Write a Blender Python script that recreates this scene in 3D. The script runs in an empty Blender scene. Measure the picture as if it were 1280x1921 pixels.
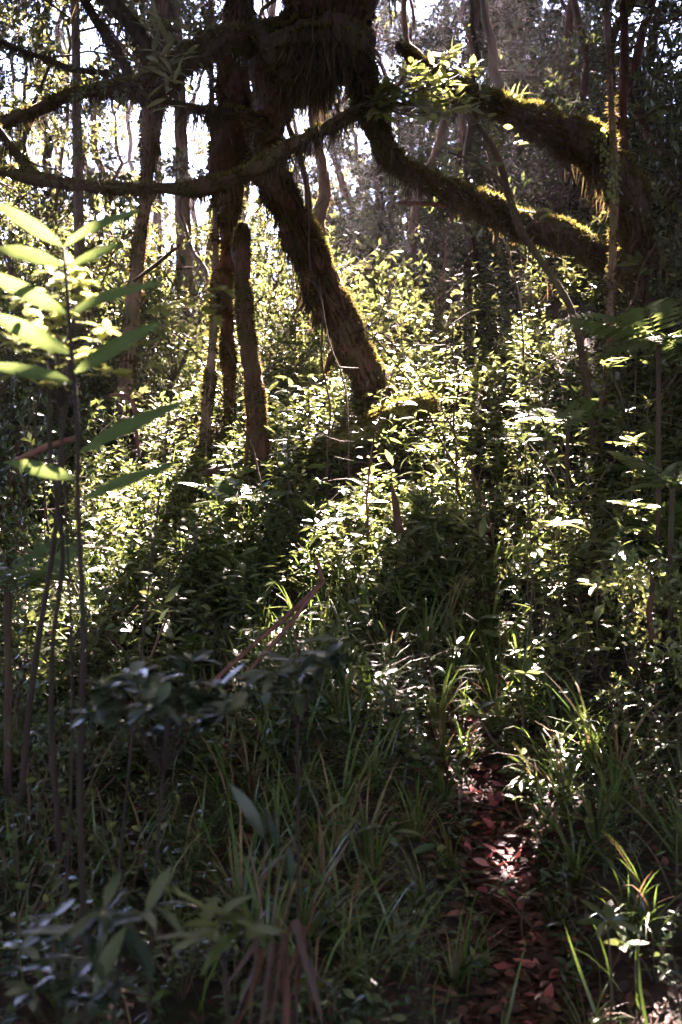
import bpy, math, random
import numpy as np
from mathutils import Vector, Matrix

rng = np.random.default_rng(11)
random.seed(11)
scene = bpy.context.scene
COL = scene.collection
PI = math.pi

# ------------------------------------------------------------------ camera
F = 1868.0            # focal length in pixels of the 1280 x 1921 photograph
CAMZ = 1.55
cam = bpy.data.cameras.new('camera')
cam.sensor_fit = 'VERTICAL'
cam.sensor_height = 36.0
cam.sensor_width = 24.0
cam.lens = 35.0
cam.clip_start = 0.05
cam.clip_end = 400
cam.dof.use_dof = True
cam.dof.focus_distance = 8.0
cam.dof.aperture_fstop = 3.0
camo = bpy.data.objects.new('camera', cam)
camo.location = (0, 0, CAMZ)
camo.rotation_euler = (PI / 2, 0, 0)
COL.objects.link(camo)
scene.camera = camo

# ------------------------------------------------------------------ light
SUN_EL, SUN_AZ = math.radians(46), math.radians(7)      # azimuth from +Y, negative = to the left
SUN = np.array([math.sin(SUN_AZ) * math.cos(SUN_EL), math.cos(SUN_AZ) * math.cos(SUN_EL), math.sin(SUN_EL)])
world = bpy.data.worlds.new('World')
scene.world = world
world.use_nodes = True
wn = world.node_tree
bg = wn.nodes.get('Background') or wn.nodes.new('ShaderNodeBackground')
wo = wn.nodes.get('World Output') or wn.nodes.new('ShaderNodeOutputWorld')
sky = wn.nodes.new('ShaderNodeTexSky')
sky.sky_type = 'NISHITA'
sky.sun_disc = False
sky.sun_elevation = SUN_EL
sky.sun_rotation = SUN_AZ
sky.air_density = 0.7
sky.dust_density = 1.0
sky.ozone_density = 1.0
sky.altitude = 2600
wn.links.new(sky.outputs[0], bg.inputs[0])
wn.links.new(bg.outputs[0], wo.inputs[0])
bg.inputs[1].default_value = 0.05
sl = bpy.data.lights.new('sun', 'SUN')
sl.energy = 5.0
sl.angle = math.radians(0.5)
sl.color = (1.0, 0.95, 0.86)
so = bpy.data.objects.new('sun', sl)
so.rotation_euler = Vector((-SUN[0], -SUN[1], -SUN[2])).to_track_quat('-Z', 'Y').to_euler()
so.location = (3, 20, 22)
COL.objects.link(so)
vs = scene.view_settings
scene.display_settings.display_device = 'sRGB'
vs.view_transform = 'Standard'
vs.look = 'None'
vs.gamma = 1.0
vs.use_curve_mapping = False
vs.use_white_balance = True
vs.white_balance_temperature = 7000
vs.white_balance_tint = 33
vs.exposure = 5.25
cy = scene.cycles
cy.max_bounces = 6
cy.diffuse_bounces = 3
cy.glossy_bounces = 2
cy.transmission_bounces = 4
cy.transparent_max_bounces = 4
cy.caustics_reflective = False
cy.caustics_refractive = False
cy.sample_clamp_indirect = 6.0
cy.sample_clamp_direct = 0.0
cy.use_denoising = True
cy.volume_bounces = 0
HAZE = .0006
scene.render.filter_size = 1.6


# ------------------------------------------------------------------ helpers
def P(px, py, d):
    """photograph pixel + distance along the view axis -> world point"""
    return np.array([(px - 640.0) / F * d, d, CAMZ + (960.5 - py) / F * d])


def proj(p):
    d = max(p[1], 0.05)
    return 640 + p[0] / d * F, 960.5 - (p[2] - CAMZ) / d * F


_hy = np.array([-40, -10, 0, 2.5, 3.2, 4, 5, 6, 7, 8, 9, 10, 12, 15, 20, 30, 60, 140.])
_hz = np.array([-1.0, -0.3, -0.05, 0, .04, .16, .40, .78, 1.2, 1.72, 2.2, 2.62, 3.35, 4.3, 5.6, 7.5, 10, 14.])
_py = np.array([-5, 2.0, 3.2, 4.2, 5, 6, 7, 8, 10, 14.])
_px = np.array([.5, .55, .62, .65, .65, .84, 1.05, 1.15, 1.3, 1.6])


def vnoise(x, y, s, seed=0):
    """smooth value noise"""
    x = np.asarray(x, float) / s + seed * 17.3
    y = np.asarray(y, float) / s + seed * 31.7
    xi, yi = np.floor(x), np.floor(y)
    fx, fy = x - xi, y - yi
    fx = fx * fx * (3 - 2 * fx)
    fy = fy * fy * (3 - 2 * fy)

    def hsh(a, b):
        v = np.sin(a * 127.1 + b * 311.7 + seed * 7.7) * 43758.5453
        return v - np.floor(v)
    return (hsh(xi, yi) * (1 - fx) * (1 - fy) + hsh(xi + 1, yi) * fx * (1 - fy)
            + hsh(xi, yi + 1) * (1 - fx) * fy + hsh(xi + 1, yi + 1) * fx * fy) * 2 - 1


def H(x, y, path=True):
    x = np.asarray(x, float)
    y = np.asarray(y, float)
    z = np.interp(y, _hy, _hz)
    far = np.clip((y - 5) / 8, 0, 1)
    z = z + far * (np.clip(x, 0, 9) * 0.36 + np.clip(x, -9, 0) * 0.10)
    z = z + np.clip((y - 3.5) / 2, 0, 1) * np.clip(x - 1.1, 0, 1.2) * 0.35
    z = z + np.clip((y - 2.5) / 2, 0, 1) * 0.22 * np.exp(-((x + .25) / .55) ** 2) * np.exp(-((y - 5.2) / 1.6) ** 2)
    z = z + .10 * vnoise(x, y, 1.3, 1) + .05 * vnoise(x, y, .45, 2) + .3 * vnoise(x, y, 5, 3) * np.clip((y - 8) / 5, 0, 1)
    z = z + .24 * np.exp(-((x - .22) / .6) ** 2) * np.exp(-((y - 8.5) / .45) ** 2)
    if path:
        c = np.interp(y, _py, _px)
        g = np.exp(-((x - c) / .28) ** 2) * np.clip((9 - y) / 2, 0, 1)
        z = z * (1 - .0 * g) - .14 * g
    return z


def h(x, y):
    return float(H(np.array([x]), np.array([y]))[0])


def nrm(a):
    a = np.asarray(a, float)
    return a / np.maximum(np.linalg.norm(a, axis=-1, keepdims=True), 1e-9)


class MB:
    """collects triangles for ONE mesh"""

    def __init__(s):
        s.v, s.f, s.r, s.m, s.n = [], [], [], [], 0

    def add(s, V, Fc, rnd=0.0, mat=0):
        V = np.asarray(V, float)
        Fc = np.asarray(Fc, int)
        s.v.append(V)
        s.f.append(Fc + s.n)
        s.r.append(np.broadcast_to(np.asarray(rnd, float), (len(V),)))
        s.m.append(np.full(len(Fc), mat, int))
        s.n += len(V)
        return s

    def mesh(s, name, mats, smooth=True):
        me = bpy.data.meshes.new(name)
        if not s.v:
            return me
        V = np.concatenate(s.v).astype(np.float32)
        Fc = np.concatenate(s.f).astype(np.int32)
        R = np.concatenate(s.r).astype(np.float32)
        M = np.concatenate(s.m).astype(np.int32)
        me.vertices.add(len(V))
        me.vertices.foreach_set('co', V.ravel())
        me.loops.add(len(Fc) * 3)
        me.loops.foreach_set('vertex_index', Fc.ravel())
        me.polygons.add(len(Fc))
        me.polygons.foreach_set('loop_start', np.arange(0, len(Fc) * 3, 3, dtype=np.int32))
        me.polygons.foreach_set('loop_total', np.full(len(Fc), 3, np.int32))
        me.polygons.foreach_set('material_index', M)
        me.polygons.foreach_set('use_smooth', np.full(len(Fc), smooth, bool))
        at = me.attributes.new('rnd', 'FLOAT', 'POINT')
        at.data.foreach_set('value', R)
        for m in (mats if isinstance(mats, (list, tuple)) else [mats]):
            me.materials.append(m)
        me.update()
        me.validate()
        return me


def link(name, data, parent=None, M=None, kind=None):
    o = bpy.data.objects.new(name, data)
    COL.objects.link(o)
    if parent is not None:
        o.parent = parent
    if M is not None:
        o.matrix_basis = M
    if kind:
        o['kind'] = kind
    return o


def thing(name, label, cat, loc, group=None, rotz=0.0, scale=1.0):
    o = bpy.data.objects.new(name, None)
    o.empty_display_size = 0.1
    COL.objects.link(o)
    o.location = loc
    o.rotation_euler = (0, 0, rotz)
    o.scale = (scale,) * 3
    if label:
        o['label'] = label
    o['category'] = cat
    if group:
        o['group'] = group
    return o


# ------------------------------------------------------------------ materials
def newmat(name):
    m = bpy.data.materials.new(name)
    m.use_nodes = True
    nt = m.node_tree
    nt.nodes.clear()
    out = nt.nodes.new('ShaderNodeOutputMaterial')
    return m, nt, out


def ramp(nt, stops, interp='LINEAR'):
    r = nt.nodes.new('ShaderNodeValToRGB')
    r.color_ramp.interpolation = interp
    el = r.color_ramp.elements
    while len(el) > 1:
        el.remove(el[-1])
    el[0].position, el[0].color = stops[0][0], (*stops[0][1], 1)
    for p, c in stops[1:]:
        e = el.new(p)
        e.color = (*c, 1)
    return r


def rnd_node(nt):
    a = nt.nodes.new('ShaderNodeAttribute')
    a.attribute_name = 'rnd'
    o = nt.nodes.new('ShaderNodeObjectInfo')
    s = nt.nodes.new('ShaderNodeMath')
    s.operation = 'ADD'
    nt.links.new(a.outputs['Fac'], s.inputs[0])
    nt.links.new(o.outputs['Random'], s.inputs[1])
    f = nt.nodes.new('ShaderNodeMath')
    f.operation = 'FRACT'
    nt.links.new(s.outputs[0], f.inputs[0])
    return f


def leafmat(name, stops, rough=.35, trans=.35, tcol=(0.16, .22, .03), spec=.5, noise_scale=30, bump=.0, rvar=.12):
    m, nt, out = newmat(name)
    r = rnd_node(nt)
    cr = ramp(nt, stops)
    nt.links.new(r.outputs[0], cr.inputs[0])
    tc = nt.nodes.new('ShaderNodeTexCoord')
    nz = nt.nodes.new('ShaderNodeTexNoise')
    nz.inputs['Scale'].default_value = noise_scale
    nz.inputs['Detail'].default_value = 2
    nt.links.new(tc.outputs['Object'], nz.inputs['Vector'])
    hs = nt.nodes.new('ShaderNodeHueSaturation')
    mr = nt.nodes.new('ShaderNodeMapRange')
    mr.inputs[1].default_value, mr.inputs[2].default_value = .3, .7
    mr.inputs[3].default_value, mr.inputs[4].default_value = .65, 1.3
    nt.links.new(nz.outputs[0], mr.inputs[0])
    nt.links.new(mr.outputs[0], hs.inputs['Value'])
    nt.links.new(cr.outputs[0], hs.inputs['Color'])
    pb = nt.nodes.new('ShaderNodeBsdfPrincipled')
    nt.links.new(hs.outputs[0], pb.inputs['Base Color'])
    mr2 = nt.nodes.new('ShaderNodeMapRange')
    mr2.inputs[3].default_value, mr2.inputs[4].default_value = max(.08, rough - rvar), rough + rvar
    nt.links.new(r.outputs[0], mr2.inputs[0])
    nt.links.new(mr2.outputs[0], pb.inputs['Roughness'])
    pb.inputs['Specular IOR Level'].default_value = spec
    tr = nt.nodes.new('ShaderNodeBsdfTranslucent')
    mx = nt.nodes.new('ShaderNodeMix')
    mx.data_type = 'RGBA'
    mx.blend_type = 'MIX'
    mx.inputs[0].default_value = .7
    nt.links.new(hs.outputs[0], mx.inputs[6])
    mx.inputs[7].default_value = (*tcol, 1)
    nt.links.new(mx.outputs[2], tr.inputs[0])
    ms = nt.nodes.new('ShaderNodeMixShader')
    ms.inputs[0].default_value = trans
    nt.links.new(pb.outputs[0], ms.inputs[1])
    nt.links.new(tr.outputs[0], ms.inputs[2])
    nt.links.new(ms.outputs[0], out.inputs[0])
    return m


def barkmat(name, c1, c2, c3, scale=14, stretch=.25, rough=.85, bump=.5):
    m, nt, out = newmat(name)
    tc = nt.nodes.new('ShaderNodeTexCoord')
    mp = nt.nodes.new('ShaderNodeMapping')
    mp.inputs['Scale'].default_value = (1, 1, stretch)
    nt.links.new(tc.outputs['Object'], mp.inputs[0])
    n1 = nt.nodes.new('ShaderNodeTexNoise')
    n1.inputs['Scale'].default_value = scale
    n1.inputs['Detail'].default_value = 6
    nt.links.new(mp.outputs[0], n1.inputs['Vector'])
    n2 = nt.nodes.new('ShaderNodeTexNoise')
    n2.inputs['Scale'].default_value = scale * .22
    n2.inputs['Detail'].default_value = 3
    nt.links.new(tc.outputs['Object'], n2.inputs['Vector'])
    r1 = ramp(nt, [(.3, c1), (.55, c2)])
    nt.links.new(n1.outputs[0], r1.inputs[0])
    r2 = ramp(nt, [(.5, (0, 0, 0)), (.62, (1, 1, 1))])
    nt.links.new(n2.outputs[0], r2.inputs[0])
    mx = nt.nodes.new('ShaderNodeMix')
    mx.data_type = 'RGBA'
    nt.links.new(r2.outputs[0], mx.inputs[0])
    nt.links.new(r1.outputs[0], mx.inputs[6])
    mx.inputs[7].default_value = (*c3, 1)
    pb = nt.nodes.new('ShaderNodeBsdfPrincipled')
    pb.inputs['Roughness'].default_value = rough
    pb.inputs['Specular IOR Level'].default_value = .25
    nt.links.new(mx.outputs[2], pb.inputs['Base Color'])
    bp = nt.nodes.new('ShaderNodeBump')
    bp.inputs['Strength'].default_value = bump
    bp.inputs['Distance'].default_value = .03
    nt.links.new(n1.outputs[0], bp.inputs['Height'])
    nt.links.new(bp.outputs[0], pb.inputs['Normal'])
    nt.links.new(pb.outputs[0], out.inputs[0])
    return m


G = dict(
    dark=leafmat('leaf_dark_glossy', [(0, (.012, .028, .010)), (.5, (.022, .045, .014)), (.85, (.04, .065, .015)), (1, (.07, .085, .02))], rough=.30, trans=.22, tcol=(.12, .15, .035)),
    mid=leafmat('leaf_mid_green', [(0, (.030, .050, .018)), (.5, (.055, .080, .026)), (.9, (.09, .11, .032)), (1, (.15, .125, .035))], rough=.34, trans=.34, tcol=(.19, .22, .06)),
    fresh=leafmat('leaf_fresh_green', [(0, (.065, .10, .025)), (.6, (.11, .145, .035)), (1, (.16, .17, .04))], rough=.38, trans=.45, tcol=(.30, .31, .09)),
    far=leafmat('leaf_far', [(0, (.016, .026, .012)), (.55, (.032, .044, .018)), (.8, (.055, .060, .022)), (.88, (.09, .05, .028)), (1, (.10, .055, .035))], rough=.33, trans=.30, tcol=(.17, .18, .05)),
    ginger=leafmat('leaf_ginger', [(0, (.035, .070, .020)), (1, (.05, .09, .026))], rough=.6, trans=.45, tcol=(.16, .21, .06), noise_scale=14, spec=.2),
    blue=leafmat('leaf_bluish_glossy', [(0, (.014, .026, .016)), (.6, (.024, .038, .022)), (1, (.035, .055, .022))], rough=.30, trans=.15, tcol=(.06, .1, .03), spec=.8),
    grass=leafmat('grass_blade', [(0, (.03, .06, .012)), (.6, (.05, .085, .018)), (.86, (.075, .11, .02)), (.93, (.14, .10, .04)), (1, (.17, .10, .05))], rough=.36, trans=.34, tcol=(.13, .20, .03)),
    drygrass=leafmat('grass_dry', [(0, (.10, .055, .028)), (1, (.19, .12, .065))], rough=.6, trans=.3, tcol=(.2, .12, .05)),
    fern=leafmat('fern_frond', [(0, (.028, .06, .014)), (1, (.05, .095, .02))], rough=.36, trans=.36, tcol=(.15, .18, .05)),
    dead=leafmat('dead_leaf', [(0, (.09, .028, .022)), (.35, (.24, .055, .055)), (.7, (.37, .09, .095)), (.9, (.42, .18, .17)), (1, (.34, .17, .06))], rough=.5, trans=.15, tcol=(.25, .07, .03), spec=.22),
    hangdead=leafmat('hanging_dead_leaf', [(0, (.030, .012, .007)), (1, (.065, .022, .010))], rough=.7, trans=.15, tcol=(.07, .022, .008)),
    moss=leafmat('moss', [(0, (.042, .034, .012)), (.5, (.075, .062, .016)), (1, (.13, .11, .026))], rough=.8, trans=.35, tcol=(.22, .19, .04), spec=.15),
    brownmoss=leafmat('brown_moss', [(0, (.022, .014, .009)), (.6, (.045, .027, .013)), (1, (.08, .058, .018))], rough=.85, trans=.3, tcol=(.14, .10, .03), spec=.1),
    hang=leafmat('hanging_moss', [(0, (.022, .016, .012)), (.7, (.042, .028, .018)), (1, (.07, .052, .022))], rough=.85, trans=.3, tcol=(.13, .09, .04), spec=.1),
    bark=barkmat('bark_red_brown', (.022, .010, .007), (.075, .030, .016), (.045, .032, .012), scale=22, bump=.9),
    barkdark=barkmat('bark_dark', (.014, .009, .007), (.045, .025, .016), (.040, .034, .013), scale=20, bump=.9),
    barkgrey=barkmat('bark_grey_brown', (.07, .045, .034), (.16, .105, .08), (.07, .066, .03)),
    twig=barkmat('twig_bark', (.03, .018, .012), (.07, .042, .028), (.04, .04, .018), scale=40),
    stick=barkmat('dead_stick', (.05, .022, .014), (.12, .052, .036), (.08, .034, .022), scale=30),
    stemdark=barkmat('stem_dark', (.010, .006, .005), (.024, .014, .010), (.018, .016, .007), scale=30),
    mossbark=barkmat('mossy_bark', (.045, .036, .012), (.10, .085, .022), (.07, .075, .018), scale=26, bump=.9),
    soil=barkmat('forest_soil', (.010, .006, .005), (.024, .013, .010), (.015, .016, .007), scale=16, stretch=1, rough=.95),
    pathsoil=barkmat('path_soil', (.018, .007, .006), (.036, .013, .011), (.022, .011, .008), scale=30, stretch=1, rough=.8),
)


# ------------------------------------------------------------------ shape templates
def leaf_t(n=4, w=.34, fold=.10, droop=.12, tipx=.55, wav=0.0):
    """leaf along +Y, unit length; n cross sections, 3 verts each, pointed ends"""
    ys = np.linspace(0, 1, n + 2)
    V = [[0, 0, 0]]
    for y in ys[1:-1]:
        ww = w * .5 * (math.sin(PI * min(1, y) ** (math.log(.5) / math.log(tipx))) ** .8)
        zc = -droop * y * y
        k = wav * math.sin(y * 17)
        V += [[-ww, y, zc + fold * ww * 2 + k], [0, y, zc], [ww, y, zc + fold * ww * 2 - k]]
    V.append([0, 1, -droop])
    Fs = [[0, 2, 1], [0, 3, 2]]
    for i in range(n - 1):
        a = 1 + 3 * i
        b = a + 3
        Fs += [[a, a + 1, b + 1], [a, b + 1, b], [a + 1, a + 2, b + 2], [a + 1, b + 2, b + 1]]
    a = 1 + 3 * (n - 1)
    t = len(V) - 1
    Fs += [[a, a + 1, t], [a + 1, a + 2, t]]
    return np.array(V, float), np.array(Fs, int)


def ribbon_t(n=4, w=.03, bend=1.0, twist=0.0, taper=1.0):
    """grass blade / moss strand: starts up +Z and bends to +Y, unit arc length"""
    V, Fs = [], []
    p = np.zeros(3)
    a = 0.0
    for i in range(n + 1):
        t = i / n
        ww = w * .5 * (1 - t ** 2 * taper) if i < n else 0.0
        tw = twist * t
        side = np.array([math.cos(tw), math.sin(tw) * .6, 0])
        if i < n:
            V += [p - side * ww, p + side * ww]
        else:
            V += [p.copy()]
        a = bend * (t ** 1.2)
        p = p + np.array([0, math.sin(a), math.cos(a)]) / n
    for i in range(n - 1):
        k = 2 * i
        Fs += [[k, k + 1, k + 3], [k, k + 3, k + 2]]
    Fs += [[2 * (n - 1), 2 * (n - 1) + 1, 2 * n]]
    return np.array(V, float), np.array(Fs, int)


def frames(D, N):
    """matrices whose columns are (x, dir, normal)"""
    D = nrm(D)
    X = nrm(np.cross(D, N))
    Z = np.cross(X, D)
    return np.stack([X, D, Z], axis=-1)


def place(T, pos, R, S):
    """T=(V,F) template; pos (k,3), R (k,3,3), S (k,) or (k,3)"""
    V, Fc = T
    pos = np.asarray(pos, float)
    S = np.asarray(S, float)
    if S.ndim == 1:
        S = np.repeat(S[:, None], 3, 1)
    W = np.einsum('kij,kvj->kvi', R, V[None] * S[:, None, :]) + pos[:, None, :]
    k, nv = len(pos), len(V)
    FF = (Fc[None] + (np.arange(k) * nv)[:, None, None]).reshape(-1, 3)
    return W.reshape(-1, 3), FF, nv


def add_place(mb, T, pos, R, S, rnd=None, mat=0):
    if len(pos) == 0:
        return
    V, Fc, nv = place(T, pos, R, S)
    if rnd is None:
        rnd = rng.random(len(pos))
    mb.add(V, Fc, np.repeat(rnd, nv), mat)


def rand_dirs(k, up=(-.3, .6)):
    a = rng.random(k) * 2 * PI
    z = rng.uniform(up[0], up[1], k)
    c = np.sqrt(np.maximum(0, 1 - z * z))
    return np.stack([np.cos(a) * c, np.sin(a) * c, z], -1)


def spline(pts, step=.06):
    """Catmull-Rom through rows (x,y,z,r)"""
    pts = np.asarray(pts, float)
    q = np.vstack([2 * pts[0] - pts[1], pts, 2 * pts[-1] - pts[-2]])
    out = []
    for i in range(1, len(q) - 2):
        a, b, c, d = q[i - 1], q[i], q[i + 1], q[i + 2]
        L = np.linalg.norm(c[:3] - b[:3])
        n = max(2, int(L / step))
        for t in np.linspace(0, 1, n, endpoint=False):
            out.append(.5 * ((2 * b) + (c - a) * t + (2 * a - 5 * b + 4 * c - d) * t * t + (3 * b - a - 3 * c + d) * t ** 3))
    out.append(pts[-1])
    out = np.array(out)
    out[:, 3] = np.maximum(out[:, 3], .0015)
    return out


class Tube:
    def __init__(s, pts, step=.06, seg=12, lump=.12, wander=0.0, seed=0):
        c = spline(pts, step)
        if wander:
            k = len(c)
            e = np.minimum(np.arange(k), np.arange(k)[::-1])
            e = np.clip(e / 6, 0, 1)[:, None]
            l = np.cumsum(np.r_[0, np.linalg.norm(np.diff(c[:, :3], axis=0), axis=1)])
            wv = np.stack([vnoise(l, l * 0 + j * 9.1 + seed, .35, 5 + j) for j in range(3)], -1)
            c[:, :3] += wv * wander * e
        s.c = c
        k = len(c)
        T = nrm(np.gradient(c[:, :3], axis=0))
        ref = np.array([0, 0, 1.]) if abs(T[0, 2]) < .8 else np.array([0, 1., 0])
        U = np.zeros((k, 3))
        u = nrm(ref - T[0] * np.dot(ref, T[0]))
        for i in range(k):
            u = u - T[i] * np.dot(u, T[i])
            u = nrm(u)
            U[i] = u
        s.T, s.U, s.W = T, U, np.cross(T, U)
        s.seg = seg
        ang = np.arange(seg) / seg * 2 * PI
        ii, jj = np.meshgrid(np.arange(k), ang, indexing='ij')
        l = np.cumsum(np.r_[0, np.linalg.norm(np.diff(c[:, :3], axis=0), axis=1)])
        s.len = l[-1]
        ln = np.repeat(l[:, None], seg, 1)
        rm = np.repeat(c[:, 3][:, None], seg, 1)
        nz = (vnoise(np.cos(jj) * 1.3 + ln * 6, np.sin(jj) * 1.3 + ln * 3, 1.0, seed + 3)
              + .6 * vnoise(np.cos(jj) * 2.2 + ln * 17, np.sin(jj) * 2.2 + 5, 1.0, seed + 4))
        rr = rm * (1 + lump * nz)
        s.rr = rr
        s.V = (c[:, None, :3] + rr[..., None] * (np.cos(jj)[..., None] * U[:, None] + np.sin(jj)[..., None] * s.W[:, None])).reshape(-1, 3)
        f = []
        idx = np.arange(k * seg).reshape(k, seg)
        a = idx[:-1]
        b = idx[1:]
        an = np.roll(a, -1, 1)
        bn = np.roll(b, -1, 1)
        f = np.concatenate([np.stack([a, an, bn], -1).reshape(-1, 3), np.stack([a, bn, b], -1).reshape(-1, 3)])
        V = np.vstack([s.V, c[0, :3][None], c[-1, :3][None]])
        c0, c1 = k * seg, k * seg + 1
        caps = [[c0, (j + 1) % seg, j] for j in range(seg)] + [[c1, idx[-1, j], idx[-1, (j + 1) % seg]] for j in range(seg)]
        s.V = V
        s.F = np.vstack([f, np.array(caps)])

    def sample(s, n, wr=None):
        """random surface points and outward normals; the chance grows with radius"""
        k = len(s.c)
        w = s.c[:, 3].copy() + .004
        if wr is not None:
            w = w * wr
        i = rng.choice(k - 1, n, p=w[:-1] / w[:-1].sum())
        t = rng.random(n)
        j = rng.integers(0, s.seg, n)
        a = (j + 0.0) / s.seg * 2 * PI
        cen = s.c[i, :3] * (1 - t)[:, None] + s.c[i + 1, :3] * t[:, None]
        r = s.rr[i, j] * (1 - t) + s.rr[i + 1, j] * t
        nn = np.cos(a)[:, None] * s.U[i] + np.sin(a)[:, None] * s.W[i]
        return cen + nn * r[:, None], nn, s.T[i], r


STRAND = [ribbon_t(3, .06, .25, .8), ribbon_t(3, .045, .5, 1.5), ribbon_t(3, .08, .1, -.8)]
TUFT = [ribbon_t(2, .30, .5), ribbon_t(2, .22, .9)]
LEAF4 = [leaf_t(1, .42, .12, .10), leaf_t(1, .52, .10, .2), leaf_t(1, .36, .18, .05)]
LEAF2 = (np.array([[0, 0, 0], [-.25, .48, .05], [.25, .48, .05], [0, 1, -.1]], float), np.array([[0, 2, 1], [1, 2, 3]], int))
LEAF8 = [leaf_t(2, .40, .10, .12), leaf_t(2, .34, .16, .22), leaf_t(2, .48, .06, .05)]


LANCE4 = [leaf_t(3, .26, .12, .22, .5), leaf_t(3, .22, .2, .4, .48), leaf_t(3, .3, .08, .1, .5)]


def up_frames(D):
    """frames for templates that start along +Z: the template's Z goes to D"""
    D = nrm(D)
    ref = rand_dirs(len(D), (-1, 1))
    X = nrm(np.cross(D, ref))
    Y = np.cross(D, X)
    return np.stack([X, Y, D], -1)


def mossy(tree, tb, moss=1.0, hang=1.0, hang_len=(.06, .25), moss_len=(.015, .055), name='moss', topmat='moss', wr=None, cover=.05):
    """coats a tube: upright moss tufts above, hanging moss below"""
    area = float((2 * PI * tb.c[:, 3]).mean() * tb.len)
    n = int(area * 7500 * moss)
    if n > 20:
        p, nn, tt, r = tb.sample(n, wr)
        keep = rng.random(n) < np.clip(.42 + .35 * nn[:, 2] + 1.0 * vnoise(p[:, 0] * 1.3 + p[:, 2] * 2, p[:, 1] + p[:, 2], .17, 8), .06, 1)
        p, nn = p[keep], nn[keep]
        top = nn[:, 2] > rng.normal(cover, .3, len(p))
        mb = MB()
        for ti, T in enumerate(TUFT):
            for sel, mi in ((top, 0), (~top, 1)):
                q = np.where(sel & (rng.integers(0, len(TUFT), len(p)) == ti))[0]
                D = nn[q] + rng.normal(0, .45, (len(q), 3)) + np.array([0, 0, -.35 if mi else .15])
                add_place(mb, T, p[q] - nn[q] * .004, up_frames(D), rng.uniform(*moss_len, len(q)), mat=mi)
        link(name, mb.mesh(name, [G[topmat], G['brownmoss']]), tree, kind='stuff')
    n = int(tb.len * 150 * hang * max(1, tb.c[:, 3].mean() / .08))
    if n > 10:
        p, nn, tt, r = tb.sample(n * 2, wr)
        cl = vnoise(p[:, 0] * 1.0 + 3, p[:, 1] + p[:, 2] * .7, .16, 12)
        keep = (nn[:, 2] < .35) & (rng.random(len(p)) < np.clip(.25 + cl * 1.5, .0, 1))
        p, cl = p[keep], cl[keep]
        mb = MB()
        L = rng.uniform(*hang_len, len(p)) * np.clip(.6 + cl * .9, .25, 1.6)
        ti = rng.integers(0, len(STRAND), len(p))
        for i, T in enumerate(STRAND):
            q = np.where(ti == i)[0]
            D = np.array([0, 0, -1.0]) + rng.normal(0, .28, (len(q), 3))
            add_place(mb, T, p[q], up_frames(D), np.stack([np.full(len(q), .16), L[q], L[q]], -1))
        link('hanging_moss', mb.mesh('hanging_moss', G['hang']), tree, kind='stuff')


def pix_pts(rows):
    """rows (px, py, distance, radius in px) -> (x,y,z,r)"""
    return np.array([[*P(a, b, d), r * d / F] for a, b, d, r in rows])


# ------------------------------------------------------------------ where the sun gets through
SUNPATCH = []


def patch(px, py, d, r):
    SUNPATCH.append((P(px, py, d), r * 1.08))


for a in [(315, 835, 8.3, .56), (255, 905, 7.6, .32), (400, 905, 7.8, .34), (685, 920, 7.3, .40), (840, 745, 8.8, .46), (920, 715, 8.7, .16), (775, 770, 8.8, .26), (715, 780, 8.4, .3), (630, 822, 8.25, .32),
          (1040, 985, 6.3, .28), (1085, 955, 6.4, .28), (1005, 1035, 5.6, .26), (1050, 985, 5.75, .16), (1120, 1100, 5.4, .16), (1110, 1110, 5.6, .34), (1150, 1200, 5.4, .3), (1210, 1300, 5.1, .24), (1090, 1280, 5.2, .10), (1240, 905, 5.3, .16), (1190, 1090, 5.5, .2), (1180, 1000, 5.9, .3), (1245, 1060, 5.6, .25), (1110, 1250, 5.1, .2), (1060, 1080, 5.6, .2), (700, 960, 7.0, .2), (880, 790, 8.4, .25), (430, 960, 7.0, .14), (190, 1000, 6.4, .12),
          (50, 420, 2.35, .11), (190, 425, 2.35, .11), (90, 530, 2.7, .17), (150, 560, 2.7, .11), (350, 585, 2.9, .17),
          (800, 120, 6.6, .26), (870, 130, 6.7, .2), (1050, 405, 8.2, .18), (900, 360, 8.0, .13), (980, 195, 7.6, .25), (1140, 310, 8.1, .15),
          (385, 720, 8.5, .16), (388, 800, 8.5, .14), (250, 530, 9.0, .25), (262, 420, 9.0, .2), (290, 1000, 6.6, .18), (270, 1060, 6.4, .12), (250, 1230, 5.5, .10),
          (640, 830, 8.6, .22), (610, 480, 8.4, .22), (655, 560, 8.7, .16), (655, 690, 8.9, .14), (600, 230, 6.8, .14), (60, 205, 7.1, .16), (400, 340, 6.7, .12),
          (740, 440, 12, .6), (640, 420, 13, .5), (1040, 870, 6.3, .1), (1250, 915, 5.2, .22), (480, 780, 8.0, .07), (1150, 640, 8.2, .1),
          (830, 340, 7.8, .08), (560, 690, 8.0, .1), (1225, 640, 6.0, .26), ]:
    patch(*a)
FARPATCH = [(P(600, 280, 17), .9), (P(230, 300, 17), 2.0), (P(100, 120, 16), 2.2), (P(420, 330, 18), 1.4), (P(60, 330, 15), 1.5), (P(300, 450, 13), .9), (P(850, 500, 10.8), .35), (P(1000, 520, 10.3), .3), (P(900, 600, 10), .3), (P(560, 420, 15), .8), (P(420, 620, 11), .5), (P(480, 500, 12), .5)]


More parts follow.
